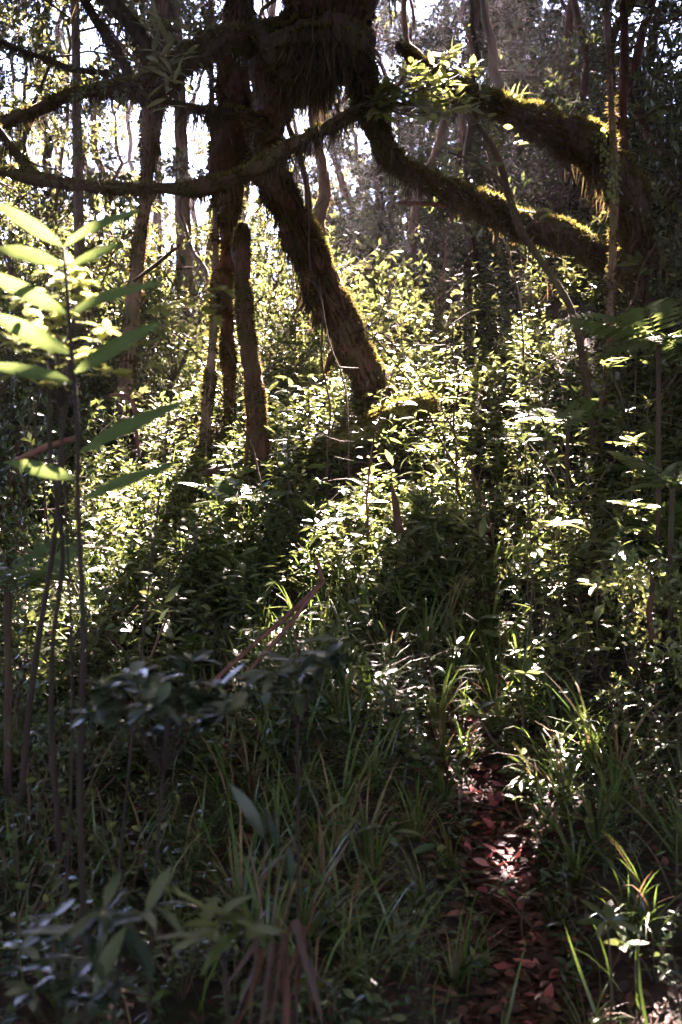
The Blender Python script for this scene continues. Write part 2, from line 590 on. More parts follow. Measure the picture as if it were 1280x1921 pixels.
_frng = random.Random(4)
for _i in range(105):
    fpx, fpy = _frng.uniform(-20, 1300), (_frng.uniform(420, 950) if _i < 25 else _frng.uniform(950, 1400))
    if fpx < 500 and fpy < 700:
        continue
    _d = float(np.interp(fpy, [400, 550, 700, 900, 1100, 1300, 1500], [11.5, 10.3, 9.0, 7.3, 5.8, 5.0, 4.4]))
    patch(fpx, fpy, _d, _frng.uniform(.025, .095) * (1.0 if fpy > 1000 else 1.3))
for _i in range(24):
    fpx, fpy = _frng.uniform(780, 1300), _frng.uniform(380, 900)
    patch(fpx, fpy, float(np.interp(fpy, [400, 550, 700, 900], [11.0, 9.8, 8.6, 7.2])), _frng.uniform(.06, .12))
for _a in [(905, 1500, 4.55, .02), (930, 1550, 4.35, .03), (900, 1600, 4.15, .015), (950, 1670, 3.85, .02),
           (230, 1290, 2.2, .09), (330, 1305, 2.25, .07), (520, 1265, 2.4, .08), (180, 1325, 2.2, .04), (400, 1320, 2.2, .06), (200, 1715, 2.0, .03), (120, 1830, 1.95, .025)]:
    patch(*_a)


def lit_by_gap(p, extra=0.0, near=.7, far=True, same=False):
    """True for points that stand in the way of a sun fleck"""
    p = np.atleast_2d(p)
    out = np.zeros(len(p), bool)
    for c, r in SUNPATCH + (FARPATCH if far else []):
        v = p - c
        al = v @ SUN
        pe = np.linalg.norm(v - al[:, None] * SUN, axis=1)
        out |= (al > near) & (pe < r + extra * (1.0 if same else 1.5 if r > .3 else 1.0 if r > .13 else .35))
    return out


# ================================================================== SETTING
def grid_mesh(name, xs, ys, zf, mat):
    X, Y = np.meshgrid(xs, ys, indexing='ij')
    V = np.stack([X, Y, zf(X, Y)], -1).reshape(-1, 3)
    nx, ny = len(xs), len(ys)
    idx = np.arange(nx * ny).reshape(nx, ny)
    a, b, c, d = idx[:-1, :-1], idx[1:, :-1], idx[1:, 1:], idx[:-1, 1:]
    Fc = np.concatenate([np.stack([a, b, c], -1).reshape(-1, 3), np.stack([a, c, d], -1).reshape(-1, 3)])
    return MB().add(V, Fc).mesh(name, mat)


xs = np.r_[np.linspace(-120, -9, 20), np.linspace(-8.5, -3, 34), np.linspace(-2.9, 2.9, 110), np.linspace(3, 8.5, 34), np.linspace(9, 120, 20)]
ys = np.r_[np.linspace(-60, -4, 16), np.linspace(-3.5, 2, 24), np.linspace(2.1, 10, 150), np.linspace(10.2, 22, 60), np.linspace(23, 140, 24)]
link('hillside_ground', grid_mesh('hillside_ground', xs, ys, H, G['soil']), kind='structure')

# the leaf-strewn path: a sheet of its own just above the ground
pv, pf = [], []
pys = np.linspace(1.2, 7.2, 90)
for i, y in enumerate(pys):
    c = np.interp(y, _py, _px)
    w = (.12 + .03 * math.sin(y * 5)) * (1 if y < 5.5 else max(.25, 1 - (y - 5.5) * .5))
    for j in range(5):
        x = c + w * (j - 2) / 2
        pv.append([x, y, h(x, y) + .006])
    if i:
        for j in range(4):
            a = (i - 1) * 5 + j
            pf += [[a, a + 1, a + 6], [a, a + 6, a + 5]]
path = link('path', MB().add(pv, pf).mesh('path', G['pathsoil']), kind='structure')
DEADT = [leaf_t(3, .46, .25, -.25, .5, .04), leaf_t(3, .55, -.12, .3, .5, .05), leaf_t(3, .40, .35, .1, .5, .03), leaf_t(3, .5, .1, -.45, .45, .06)]
DEADM = [MB().add(V, Fc, i * .23).mesh('fallen_leaf', G['dead']) for i, (V, Fc) in enumerate(DEADT)]
for i in range(300):
    y = random.uniform(3.15, 5.4)
    if random.random() < .25:
        y = random.uniform(4.0, 4.9)
    c = np.interp(y, _py, _px)
    x = c + random.gauss(0, .05 + .012 * (y - 3))
    L = random.uniform(.035, .085)
    D = rand_dirs(1, (-.2, .35))[0]
    Nn = np.array([random.gauss(0, .35), random.gauss(0, .35), 1])
    R = frames(D[None], Nn[None])[0]
    M = Matrix([[*R[0] * L, x], [*R[1] * L, y], [*R[2] * L, h(x, y) + random.uniform(.012, .035)], [0, 0, 0, 1]])
    link('fallen_leaf', DEADM[i % 4], path, M)

# leaf litter all over the ground
k = 24000
x = np.r_[rng.uniform(-3.2, 3.2, k - 6000), np.zeros(6000)]
y = np.r_[rng.uniform(1.3, 9.5, k - 6000), rng.uniform(2.9, 5.8, 6000)]
x[-6000:] = np.interp(y[-6000:], _py, _px) + rng.normal(0, .13, 6000)
mb = MB()
z = H(x, y) + rng.uniform(.005, .03, k)
Rm = frames(rand_dirs(k, (-.25, .3)), np.stack([rng.normal(0, .35, k), rng.normal(0, .35, k), np.ones(k)], -1))
add_place(mb, LEAF8[0], np.stack([x, y, z], -1), Rm, rng.uniform(.025, .085, k))
link('leaf_litter', mb.mesh('leaf_litter', leafmat('leaf_litter', [(0, (.016, .008, .006)), (.5, (.045, .020, .014)), (.85, (.09, .036, .028)), (1, (.20, .09, .07))], spec=.2, rough=.58, trans=.1, tcol=(.1, .04, .02))), kind='stuff')


# ================================================================== FOLIAGE BUILDING BLOCKS
def make_spray(seed, L=1.0, nside=9, leaf=(.05, .085), mat='far', upright=False, leaf_T=LEAF4, droop=.25, per=8):
    """one leafy branch about L long: along +Y (or +Z when upright), twigs and leaves in one mesh"""
    global rng
    keep = rng
    rng = np.random.default_rng(seed)
    mb = MB()
    ax = np.array([0, 0, 1.]) if upright else np.array([0, 1., 0])
    k = 7
    pts = [np.zeros(3)]
    d = ax.copy()
    for i in range(k):
        d = nrm(d + rng.normal(0, .16, 3) + np.array([0, 0, (-droop if not upright else .05) * .3]))
        pts.append(pts[-1] + d * L / k)
    pts = np.array(pts)
    rad = np.linspace(.012, .003, len(pts)) * L
    tb = Tube(np.c_[pts, rad], .2, 4, 0)
    mb.add(tb.V, tb.F, .3, 1)
    pos, D, N = [], [], []

    def leaves(p0, p1, n):
        t = nrm(p1 - p0)
        for q in range(n):
            f = (q + rng.random()) / n
            s = nrm(np.cross(t, rng.normal(0, 1, 3)))
            pos.append(p0 + (p1 - p0) * f)
            D.append(nrm(t * rng.uniform(.2, .9) + s * rng.uniform(.5, 1) + np.array([0, 0, rng.uniform(-.35, .2)])))
            N.append(nrm(np.array([0, 0, 1.]) + rng.normal(0, .45, 3)))
    for i in range(nside):
        f = (i + 1.5) / (nside + 1) * (len(pts) - 1)
        a = int(min(f, len(pts) - 2))
        base = pts[a] + (pts[a + 1] - pts[a]) * (f - a)
        t = nrm(pts[a + 1] - pts[a])
        side = nrm(np.cross(t, rng.normal(0, 1, 3)))
        if not upright:
            side[2] *= .5
        dirn = nrm(t * .6 + side * .9 + np.array([0, 0, .1]))
        ll = L * rng.uniform(.25, .5) * (1.15 - f / len(pts) * .6)
        mid = base + dirn * ll * .5 + rng.normal(0, .03, 3) * L
        end = mid + nrm(dirn + rng.normal(0, .3, 3) - np.array([0, 0, droop * .4])) * ll * .5
        tb = Tube([[*base, .004 * L], [*mid, .003 * L], [*end, .0015 * L]], .3, 3, 0)
        mb.add(tb.V, tb.F, .3, 1)
        leaves(base + (mid - base) * .4, mid, per // 2)
        leaves(mid, end, per // 2 + 1)
        for _ in range(3):
            pos.append(end)
            D.append(nrm(dirn + rng.normal(0, .7, 3)))
            N.append(nrm(np.array([0, 0, 1.]) + rng.normal(0, .4, 3)))
    leaves(pts[-3], pts[-1], 6)
    pos, D, N = map(np.array, (pos, D, N))
    R = frames(D, N)
    S = rng.uniform(*leaf, len(pos))
    ti = rng.integers(0, len(leaf_T), len(pos))
    for i, T in enumerate(leaf_T):
        q = ti == i
        add_place(mb, T, pos[q], R[q], S[q], mat=0)
    me = mb.mesh('leafy_branch', [G[mat], G['twig']])
    rng = keep
    return me


SPRAY = {}
for key, mat, lf in (('far', 'far', (.05, .085)), ('mid', 'mid', (.055, .095)), ('dark', 'dark', (.05, .09)), ('fresh', 'fresh', (.06, .10))):
    SPRAY[key] = [make_spray(100 + i + 7 * len(key), 1.0, 9, lf, mat) for i in range(4)]
    SPRAY[key + '_up'] = [make_spray(200 + i + 7 * len(key), 1.0, 10, lf, mat, True) for i in range(4)]


SPRAY['can'] = [make_spray(300 + i, 1.0, 13, (.08, .13), 'far', per=9) for i in range(4)]


def orient(D, roll=None, s=1.0, loc=(0, 0, 0), axis='Y'):
    D = nrm(np.asarray(D, float))
    ref = np.array([0, 0, 1.]) if abs(D[2]) < .95 else np.array([1., 0, 0])
    if axis == 'Y':
        R = frames(D[None], ref[None])[0]
        M = Matrix([[*R[0]], [*R[1]], [*R[2]]]).to_4x4()
        if roll is not None:
            M = M @ Matrix.Rotation(roll, 4, 'Y')
    else:
        X = nrm(np.cross(D, rand_dirs(1, (-1, 1))[0]))
        Y = np.cross(D, X)
        M = Matrix([[X[0], Y[0], D[0]], [X[1], Y[1], D[1]], [X[2], Y[2], D[2]]]).to_4x4()
    return Matrix.Translation(Vector(loc)) @ M @ Matrix.Scale(s, 4)


PLANTS = []          # (object, kind phrase, tone phrase) waiting for a label


# ================================================================== TREES
def tree(name, label, base, cat='tree', group=None):
    t = thing(name, label, cat, tuple(base), group)
    t['_off'] = 0
    del t['_off']
    return t


def rel(tb_pts, t):
    q = np.array(tb_pts, float)
    q[:, :3] -= np.array(t.location)
    return q


def stem(t, name, rows, mat='bark', seg=12, lump=.12, moss=0, hang=0, step=.06, seed=0, wander=0.0, world_pts=None, slim=.80, **kw):
    pts = pix_pts(rows) if world_pts is None else np.array(world_pts, float)
    if moss and world_pts is None:
        pts[:, 3] *= slim
    tb = Tube(rel(pts, t), step, seg, lump, wander, seed)
    link(name, MB().add(tb.V, tb.F).mesh(name, G[mat]), t)
    if moss or hang:
        mossy(t, tb, moss, hang, **kw)
    return tb


def branches(t, tb, n, key='far', t0=.4, t1=1.0, size=(.7, 1.3), up=(-.1, .5), bias=None, carve=.28):
    """leafy branches growing from a stem, left out where the sun gets through"""
    k = len(tb.c)
    base = np.array(t.location)
    for _ in range(n):
        i = int(k * random.uniform(t0, t1) * .999)
        D = rand_dirs(1, up)[0]
        if bias is not None:
            D = nrm(D + np.array(bias))
        s = random.uniform(*size)
        p = tb.c[i, :3]
        w = base + p
        if carve is not None and (lit_by_gap(w + D * s * .55, carve * s)[0] or lit_by_gap(w + D * s * .9, carve * s)[0]):
            continue
        link('leafy_branch', random.choice(SPRAY[key]), t, orient(D, random.uniform(-.5, .5), s, p), kind='stuff')


def ground_pt(px, d):
    x = (px - 640) / F * d
    return np.array([x, d, h(x, d)])


# --- the big leaning tree
b = P(722, 812, 9.2)
b[2] = h(b[0], b[1]) - .05
T1 = tree('leaning_tree', 'big leaning moss-covered tree whose swollen shaggy top hangs over the slope', b)
trunk1 = stem(T1, 'trunk', [(735, 880, 9.25, 58), (716, 775, 9.15, 47), (697, 720, 9.1, 42), (662, 645, 9, 38), (622, 560, 8.8, 39), (572, 460, 8.5, 41), (530, 375, 8.2, 39), (505, 300, 7.9, 38),
                            (508, 210, 7.4, 48), (545, 115, 7, 84), (600, 40, 6.8, 104), (640, -60, 6.6, 110), (660, -200, 6.4, 95), (670, -420, 6.2, 70), (640, -900, 6.2, 45)],
              seg=20, lump=.26, moss=1.6, hang=1.6, seed=1, hang_len=(.05, .24), step=.04)
# heavy moss skirt under the swollen top
skirt = Tube(rel(pix_pts([(520, 110, 6.9, 50), (570, 95, 6.75, 60), (640, 90, 6.65, 60), (690, 110, 6.7, 34)]), T1), .05, 14, .25, 0, 5)
link('moss_cushion', MB().add(skirt.V, skirt.F).mesh('moss_cushion', G['barkdark']), T1)
mossy(T1, skirt, 1.6, 6.0, (.10, .34), (.02, .06), 'moss')
limbR = stem(T1, 'limb', [(655, 70, 6.8, 48), (684, 165, 7.0, 36), (702, 235, 7.2, 26), (735, 295, 7.5, 24), (795, 338, 7.8, 25), (870, 375, 8.0, 33), (960, 412, 8.3, 36), (1040, 440, 8.5, 40), (1110, 470, 8.8, 32), (1185, 525, 9.2, 20), (1260, 580, 9.5, 12)],
             'barkdark', 18, .32, 2.2, 1.1, slim=.72, step=.04, seed=2, hang_len=(.05, .22))
limbA = stem(T1, 'limb', [(575, 70, 6.85, 55), (485, 76, 6.9, 34), (405, 84, 6.9, 33), (348, 115, 6.9, 30), (300, 162, 7, 36), (258, 166, 7, 24), (190, 172, 7.1, 15), (130, 180, 7.1, 13), (60, 212, 7.1, 14), (-20, 240, 7.2, 13), (-170, 310, 7.3, 10)],
             'barkdark', 18, .34, 2.2, 2.4, slim=.74, step=.04, seed=3, hang_len=(.05, .26))
limbB = stem(T1, 'limb', [(692, 160, 6.85, 24), (660, 215, 6.8, 18), (590, 252, 6.8, 17), (530, 284, 6.7, 19), (480, 318, 6.7, 21), (430, 342, 6.7, 20), (370, 356, 6.7, 24), (310, 354, 6.7, 14), (200, 353, 6.7, 15), (120, 345, 6.7, 13), (60, 332, 6.7, 17), (0, 322, 6.7, 11), (-150, 300, 6.8, 9)],
             'barkdark', 16, .36, 2.2, 2.2, slim=.68, moss_len=(.012, .042), step=.04, seed=4, hang_len=(.04, .2))
stem(T1, 'branch', [(66, 334, 6.7, 13), (40, 300, 6.7, 11), (12, 262, 6.7, 9), (-25, 215, 6.75, 8)], 'barkdark', 8, .2, 1.0, .8, seed=6)
stem(T1, 'branch', [(505, 235, 7.3, 16), (455, 215, 7.25, 12), (395, 208, 7.2, 11), (330, 196, 7.15, 9), (290, 180, 7.05, 8)], 'barkdark', 8, .2, 1.2, 2.2, seed=7)
stem(T1, 'branch', [(590, 250, 6.8, 8), (640, 215, 6.75, 5), (690, 190, 6.7, 3)], 'twig', 6, .1)
for (a, c) in (((610, 575, 8.75), (588, 610, 8.7)), ((640, 640, 8.9), (610, 700, 8.85)), ((575, 500, 8.5), (583, 580, 8.45))):
    stem(T1, 'hanging_root', [(a[0], a[1], a[2], 9), ((a[0] + c[0]) / 2 - 4, (a[1] + c[1]) / 2, a[2] - .1, 8), (c[0], c[1], c[2], 4)], 'bark', 8, .3, .8, 2.0, hang_len=(.05, .15))

# --- tree with an arching limb at the right
b = P(1222, 830, 9.0)
b[2] = h(b[0], b[1]) - .05
T2 = tree('arching_tree', 'dark tree at right bending over into a thick arching limb with sunlit moss', b)
trunk2 = stem(T2, 'trunk', [(1225, 850, 9.0, 36), (1215, 740, 9.0, 34), (1205, 600, 8.8, 32), (1196, 450, 8.6, 36), (1178, 355, 8.4, 46), (1120, 290, 8.2, 46), (1050, 247, 8, 42), (980, 218, 7.8, 36), (920, 196, 7.7, 30), (870, 172, 7.6, 22), (810, 130, 7.4, 14), (745, 85, 7.2, 9)],
              'barkdark', 18, .32, 2.0, 1.2, slim=.74, step=.04, seed=8, hang_len=(.06, .28))
limb2 = stem(T2, 'limb', [(1178, 360, 8.4, 16), (1166, 250, 8.4, 12), (1172, 100, 8.35, 10), (1166, -100, 8.2, 9), (1150, -500, 8, 6)], 'bark', 10, .15, .7, .5, seed=9)
# --- the other trunks
b = ground_pt(492, 8.0)
T3 = tree('snag', 'reddish brown broken-topped dead trunk standing alone left of the leaning tree', b)
stem(T3, 'trunk', [(500, 960, 8.0, 42), (493, 880, 8.0, 30), (485, 800, 8.0, 27), (475, 700, 8.0, 24), (462, 620, 8.0, 22), (455, 540, 8.0, 21), (452, 470, 8.0, 22), (455, 432, 8.0, 17), (455, 419, 8.0, 7)],
     'bark', 16, .30, 2.6, .9, step=.04, seed=10, hang_len=(.03, .07), moss_len=(.01, .035), slim=.72)
stem(T3, 'aerial_root', [(468, 800, 7.85, 5), (462, 860, 7.85, 4), (466, 930, 7.85, 5), (470, 985, 7.85, 5)], 'bark', 6, .1)
b = ground_pt(446, 9.0)
T4 = tree('moss_curtained_tree', 'thick brown trunk hung with a moss curtain behind the broken-topped snag', b)
trunk4 = stem(T4, 'trunk', [(436, 860, 9.0, 18), (432, 740, 9.0, 15), (428, 600, 8.8, 16), (428, 480, 8.6, 18), (428, 400, 8.4, 26), (428, 320, 8.2, 40), (434, 230, 8.0, 44), (440, 150, 7.9, 38), (446, 60, 7.8, 30), (452, -80, 7.7, 26), (470, -400, 7.6, 20), (500, -700, 7.5, 14)],
              'bark', 16, .32, 1.4, 2.6, step=.04, seed=11, hang_len=(.08, .40))
b = ground_pt(385, 8.5)
T5 = tree('slim_tree', 'slim mossy pole trunk with bright sunlit edges left of the broken-topped snag', b)
trunk5 = stem(T5, 'trunk', [(383, 900, 8.5, 13), (386, 820, 8.5, 12), (390, 740, 8.5, 12), (397, 680, 8.5, 11), (402, 600, 8.5, 9), (404, 500, 8.5, 8), (404, 400, 8.4, 7), (400, 300, 8.4, 6), (396, 100, 8.4, 5.5), (392, -150, 8.4, 5)],
              'barkgrey', 10, .2, 2.2, .9, seed=12, hang_len=(.02, .07))
b = ground_pt(232, 9.2)
T6 = tree('left_hand_tree', 'tall trunk at left lit on one edge, fanning into shaggy mossy limbs at the top', b)
trunk6 = stem(T6, 'trunk', [(228, 820, 9.2, 21), (234, 740, 9.2, 18), (242, 650, 9.2, 17), (250, 560, 9.1, 17), (262, 450, 9, 15), (272, 380, 8.8, 14), (278, 300, 8.6, 17), (286, 220, 8.4, 26), (292, 150, 8.2, 30), (302, 60, 8.1, 20), (308, -100, 8, 15), (290, -400, 7.9, 10)],
              'barkgrey', 12, .15, 1.1, .9, seed=13, hang_len=(.05, .24))
stem(T6, 'limb', [(290, 165, 8.2, 24), (272, 90, 8.1, 20), (245, 45, 8.0, 19), (205, 0, 8, 18), (150, -70, 7.9, 15), (40, -250, 7.8, 9)], 'barkdark', 10, .15, .8, .8, seed=14)
stem(T6, 'limb', [(246, 150, 8.0, 12), (222, 100, 8.0, 12), (195, 60, 8.0, 12), (165, 10, 8.0, 10), (140, -60, 8, 8)], 'barkdark', 8, .15, .7, .7, seed=15)
stem(T6, 'limb', [(262, 160, 8.1, 12), (200, 138, 8.1, 7), (135, 130, 8.1, 8), (90, 112, 8.1, 7), (40, 95, 8.1, 6), (-40, 60, 8.1, 5)], 'barkdark', 8, .15, .8, .8, seed=16)
b = ground_pt(152, 10.5)
T7 = tree('straight_tree', 'straight brown trunk behind the left mossy limbs, nearest the left edge', b)
trunk7 = stem(T7, 'trunk', [(154, 800, 10.5, 15), (150, 500, 10.5, 13), (147, 360, 10.5, 12), (144, 200, 10.5, 11), (142, 60, 10.5, 10), (140, -150, 10.5, 8), (150, -450, 10.5, 6)], 'barkgrey', 10, .1, .2, .2, seed=17)
b = ground_pt(348, 13)
T8 = tree('far_trunk', 'pale reddish trunk far behind, between the left trunk and the snag', b)
trunk8 = stem(T8, 'trunk', [(348, 640, 13, 20), (346, 500, 13, 19), (342, 350, 13, 17), (338, 200, 13, 14), (330, 0, 13, 10), (300, -300, 13, 6)], 'barkgrey', 10, .1, .1, .0, seed=18)
b = ground_pt(598, 14)
T9 = tree('crooked_far_tree', 'crooked grey trunk far behind in the bright gap beside the leaning tree', b)
trunk9 = stem(T9, 'trunk', [(596, 620, 14, 18), (598, 470, 14, 15), (605, 390, 14, 15), (603, 320, 14, 12), (592, 250, 14, 14), (588, 180, 14, 14), (596, 60, 14, 12), (610, -200, 14, 8)], 'barkgrey', 10, .18, .15, .2, seed=19, wander=.05)
b = ground_pt(1138, 8.4)
T10 = tree('slender_tree', 'slender pale stem at right standing in front of the arching dark tree', b)
trunk10 = stem(T10, 'trunk', [(1136, 860, 8.4, 11), (1139, 740, 8.4, 10), (1144, 600, 8.3, 10), (1150, 470, 8.2, 10), (1153, 350, 8.0, 9), (1148, 220, 8.0, 8), (1140, 60, 8.0, 7), (1132, -150, 8, 6)], 'barkgrey', 9, .18, .9, .5, seed=20, hang_len=(.02, .08))
# --- pinkish haze added to veil the background and lift dark tones
hz = newmat('haze_veil')
pv_ = hz[1].nodes.new('ShaderNodeVolumePrincipled')
pv_.inputs['Color'].default_value = (.98, .86, .89, 1)
pv_.inputs['Density'].default_value = HAZE
pv_.inputs['Anisotropy'].default_value = .35
hz[1].links.new(pv_.outputs[0], hz[2].inputs['Volume'])
hv = np.array([[a, b, c] for c in (-4.5, 34.0) for b in (-62, 142) for a in (-122, 122)], float)
hf = [[0, 2, 3], [0, 3, 1], [4, 5, 7], [4, 7, 6], [0, 1, 5], [0, 5, 4], [2, 6, 7], [2, 7, 3], [0, 4, 6], [0, 6, 2], [1, 3, 7], [1, 7, 5]]
link('haze', MB().add(hv, hf).mesh('haze', hz[0], False), kind='stuff')

# leaves of these trees, inside and just above the picture
branches(T1, trunk1, 10, 'mid', .55, .95, (.6, 1.0), (-.2, .8))
branches(T1, limbA, 9, 'dark', .2, .75, (.35, .7), (0, .8))
branches(T1, limbB, 7, 'mid', .3, .9, (.12, .22), (.2, .9), carve=None)
branches(T1, limbR, 12, 'mid', .25, 1, (.3, .6), (-.1, .9))
branches(T2, trunk2, 16, 'mid', .35, .95, (.4, .8), (-.3, .9))
branches(T2, limb2, 26, 'dark', .1, .8, (.6, 1.1))
branches(T4, trunk4, 10, 'dark', .5, .8, (.4, .8))
branches(T5, trunk5, 8, 'far', .45, .9, (.4, .8))
branches(T6, trunk6, 10, 'dark', .5, .85, (.4, .8))
branches(T7, trunk7, 16, 'far', .35, .98, (.7, 1.2))
branches(T8, trunk8, 30, 'far', .35, .98, (.8, 1.4))
branches(T9, trunk9, 26, 'far', .5, .98, (.8, 1.4))
branches(T10, trunk10, 18, 'mid', .4, .95, (.4, .8))

# unseen leaf roof above the frame, added and gapped to shape the shade
k = 400000
x = rng.uniform(-15, 12, k)
y = rng.uniform(-7, 31, k)
zlo = np.maximum(4.6, CAMZ + .35 + .545 * np.maximum(y, 0) + np.clip(np.abs(x) - 3, 0, 9) * .06)
z = zlo + rng.random(k) ** 1.4 * 2.0 + .5 * vnoise(x, y, 1.1, 21)
cl = vnoise(x, y, .8, 22) + .7 * vnoise(x, y, 2.3, 23)
dens = np.clip(.88 + .35 * cl + .5 * np.clip((6.5 - y) / 3, 0, 1), .3, 1)
dens = np.clip(dens + .12 * (y > 6), .05, 1) * np.where(y > 18, .85, 1)
# extra unseen leaves added where they keep sun off the foreground
fx, fy = rng.uniform(-2.6, 2.6, 60000), rng.uniform(.6, 4.6, 60000)
fz = rng.uniform(5.2, 11.5, 60000)
tt = (fz - .5) / SUN[2]
fx, fy = fx + SUN[0] * tt, fy + SUN[1] * tt
fok = fz > np.maximum(4.6, CAMZ + .35 + .545 * np.maximum(fy, 0))
x, y, z, dens = np.r_[x, fx[fok]], np.r_[y, fy[fok]], np.r_[z, fz[fok]], np.r_[dens, np.ones(fok.sum())]
k = len(x)
pp = np.stack([x, y, z], -1)
ok = (rng.random(k) < dens) & ~lit_by_gap(pp, .075, same=True)
pp = pp[ok]
for tr, sel in ((T6, pp[:, 0] < -2.0), (T1, (pp[:, 0] >= -2.0) & (pp[:, 0] < 2.2)), (T2, pp[:, 0] >= 2.2)):
    q = pp[sel] - np.array(tr.location)
    mb = MB()
    R = frames(rand_dirs(len(q), (-.6, .4)), np.stack([rng.normal(0, .5, len(q)), rng.normal(0, .5, len(q)), np.ones(len(q))], -1))
    add_place(mb, LEAF2, q, R, rng.uniform(.12, .2, len(q)) * np.where(pp[sel][:, 1] > 8, 1.35, 1) * np.where(pp[sel][:, 1] > 18, 1.6, 1))
    link('shade_canopy', mb.mesh('shade_canopy', G['far']), tr, kind='stuff')

# --- trees standing farther up the slope
FAR = [  # px, distance, trunk radius (m), height, leafy branches, key
    (60, 14, .09, 9, 50, 'far'), (215, 17, .08, 10, 54, 'far'), (470, 18, .10, 10, 50, 'far'), (540, 13, .06, 7, 26, 'far'), (270, 13.5, .05, 6.5, 30, 'mid'), (400, 12.5, .04, 5.5, 22, 'far'), (20, 11.5, .05, 6, 26, 'far'),
    (700, 17, .09, 9, 30, 'far'), (770, 14, .08, 7.5, 34, 'mid'), (850, 16, .10, 9, 44, 'far'), (905, 12.5, .06, 6.5, 34, 'dark'), (960, 14.5, .09, 8, 44, 'far'),
    (1040, 12.5, .08, 7, 44, 'dark'), (1100, 16, .10, 8.5, 44, 'far'), (1175, 12, .08, 6.5, 42, 'dark'), (1230, 14.5, .10, 8, 44, 'far'), (1265, 10.5, .07, 5.5, 40, 'dark'), (1330, 12, .09, 7, 30, 'far'), (740, 20, -.07, 9, 60, 'far'), (820, 19, -.07, 8.5, 60, 'far'), (880, 21, -.08, 9, 60, 'mid'), (930, 18, -.06, 7.5, 60, 'far'), (1000, 20, -.08, 8, 60, 'far'), (1070, 18, -.07, 7.5, 60, 'far'), (780, 16, -.05, 7.5, 50, 'far'), (-60, 11, .09, 7, 26, 'far'),
    (20, 19, .10, 10, 44, 'far'), (400, 16, .07, 9, 44, 'far'), (300, 20, .10, 11, 50, 'far'), (660, 21, .1, 10, 40, 'far'), (110, 12.5, .05, 6, 30, 'mid'), (160, 22, .1, 12, 50, 'far'), (80, 17, -.05, 9, 60, 'far'), (190, 14.5, -.04, 7.5, 50, 'mid'), (330, 17.5, -.05, 9, 60, 'far'), (440, 15, -.04, 8, 50, 'far'), (560, 18, -.05, 9.5, 50, 'far'), (0, 15, -.05, 8.5, 55, 'mid'), (250, 24, -.08, 13, 60, 'far'), (360, 26, -.08, 13, 60, 'far'), (60, 25, -.08, 13, 60, 'far'), (480, 27, -.08, 14, 60, 'far'), (130, 29, -.08, 15, 60, 'far'), (600, 26, -.08, 13, 55, 'far'), (700, 25, -.08, 12, 50, 'far'), (520, 22, .1, 11, 50, 'far')]
for i, (px, d, r, hh, nb, key) in enumerate(FAR):
    b = ground_pt(px, d)
    cv = .28 if px < 560 else .05
    if r < 0:
        r, cv = -r, .10
    t = tree('slope_tree', None, b, 'tree', 'trees up the slope behind')
    w = np.array([[b[0] + random.uniform(-.25, .25) * j, b[1] + random.uniform(-.2, .2) * j, b[2] - .1 + hh * j / 5, r * (1 - j / 6.5)] for j in range(6)])
    tb = stem(t, 'trunk', None, random.choice(['barkgrey', 'bark', 'barkdark']), 8, .15, world_pts=w, seed=30 + i, step=.2, wander=.08)
    if (px < 720 and d > 12) or d > 15.5:
        branches(t, tb, int(nb * (.45 if px < 520 else 1.35)), 'can', .12, 1, (.8, 1.6), (-.3, .5), None, cv * .6)
    else:
        branches(t, tb, nb, key, .12 if px > 700 else .3, 1, (.7, 1.35), (-.2, .5), None, cv)
    PLANTS.append((t, 'tree', 'slender leafy tree'))

# --- bushes on the slope
def bush(px, d, n, size, key, name='bush', spread=(.25, 1.0)):
    b = ground_pt(px, d)
    t = thing(name, None, 'bush', tuple(b - np.array([0, 0, .03])), 'bushes on the slope')
    m = 0
    for _ in range(n):
        D = rand_dirs(1, spread)[0]
        s = size * random.uniform(.6, 1.1)
        o = np.array([D[0] * .15, D[1] * .15, random.uniform(0, .35) * size])
        if lit_by_gap(b + o + D * s * .5, .25 * s, .6)[0] or lit_by_gap(b + o + D * s * .9, .2 * s, .6)[0]:
            continue
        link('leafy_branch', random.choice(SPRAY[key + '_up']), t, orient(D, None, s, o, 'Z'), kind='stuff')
        m += 1
    if m == 0:
        bpy.data.objects.remove(t)
        return
    PLANTS.append((t, 'bush', {'far': 'dark small-leaved bush', 'mid': 'green leafy bush', 'dark': 'dark glossy bush', 'fresh': 'green bush coloured pale for sunlight'}[key]))


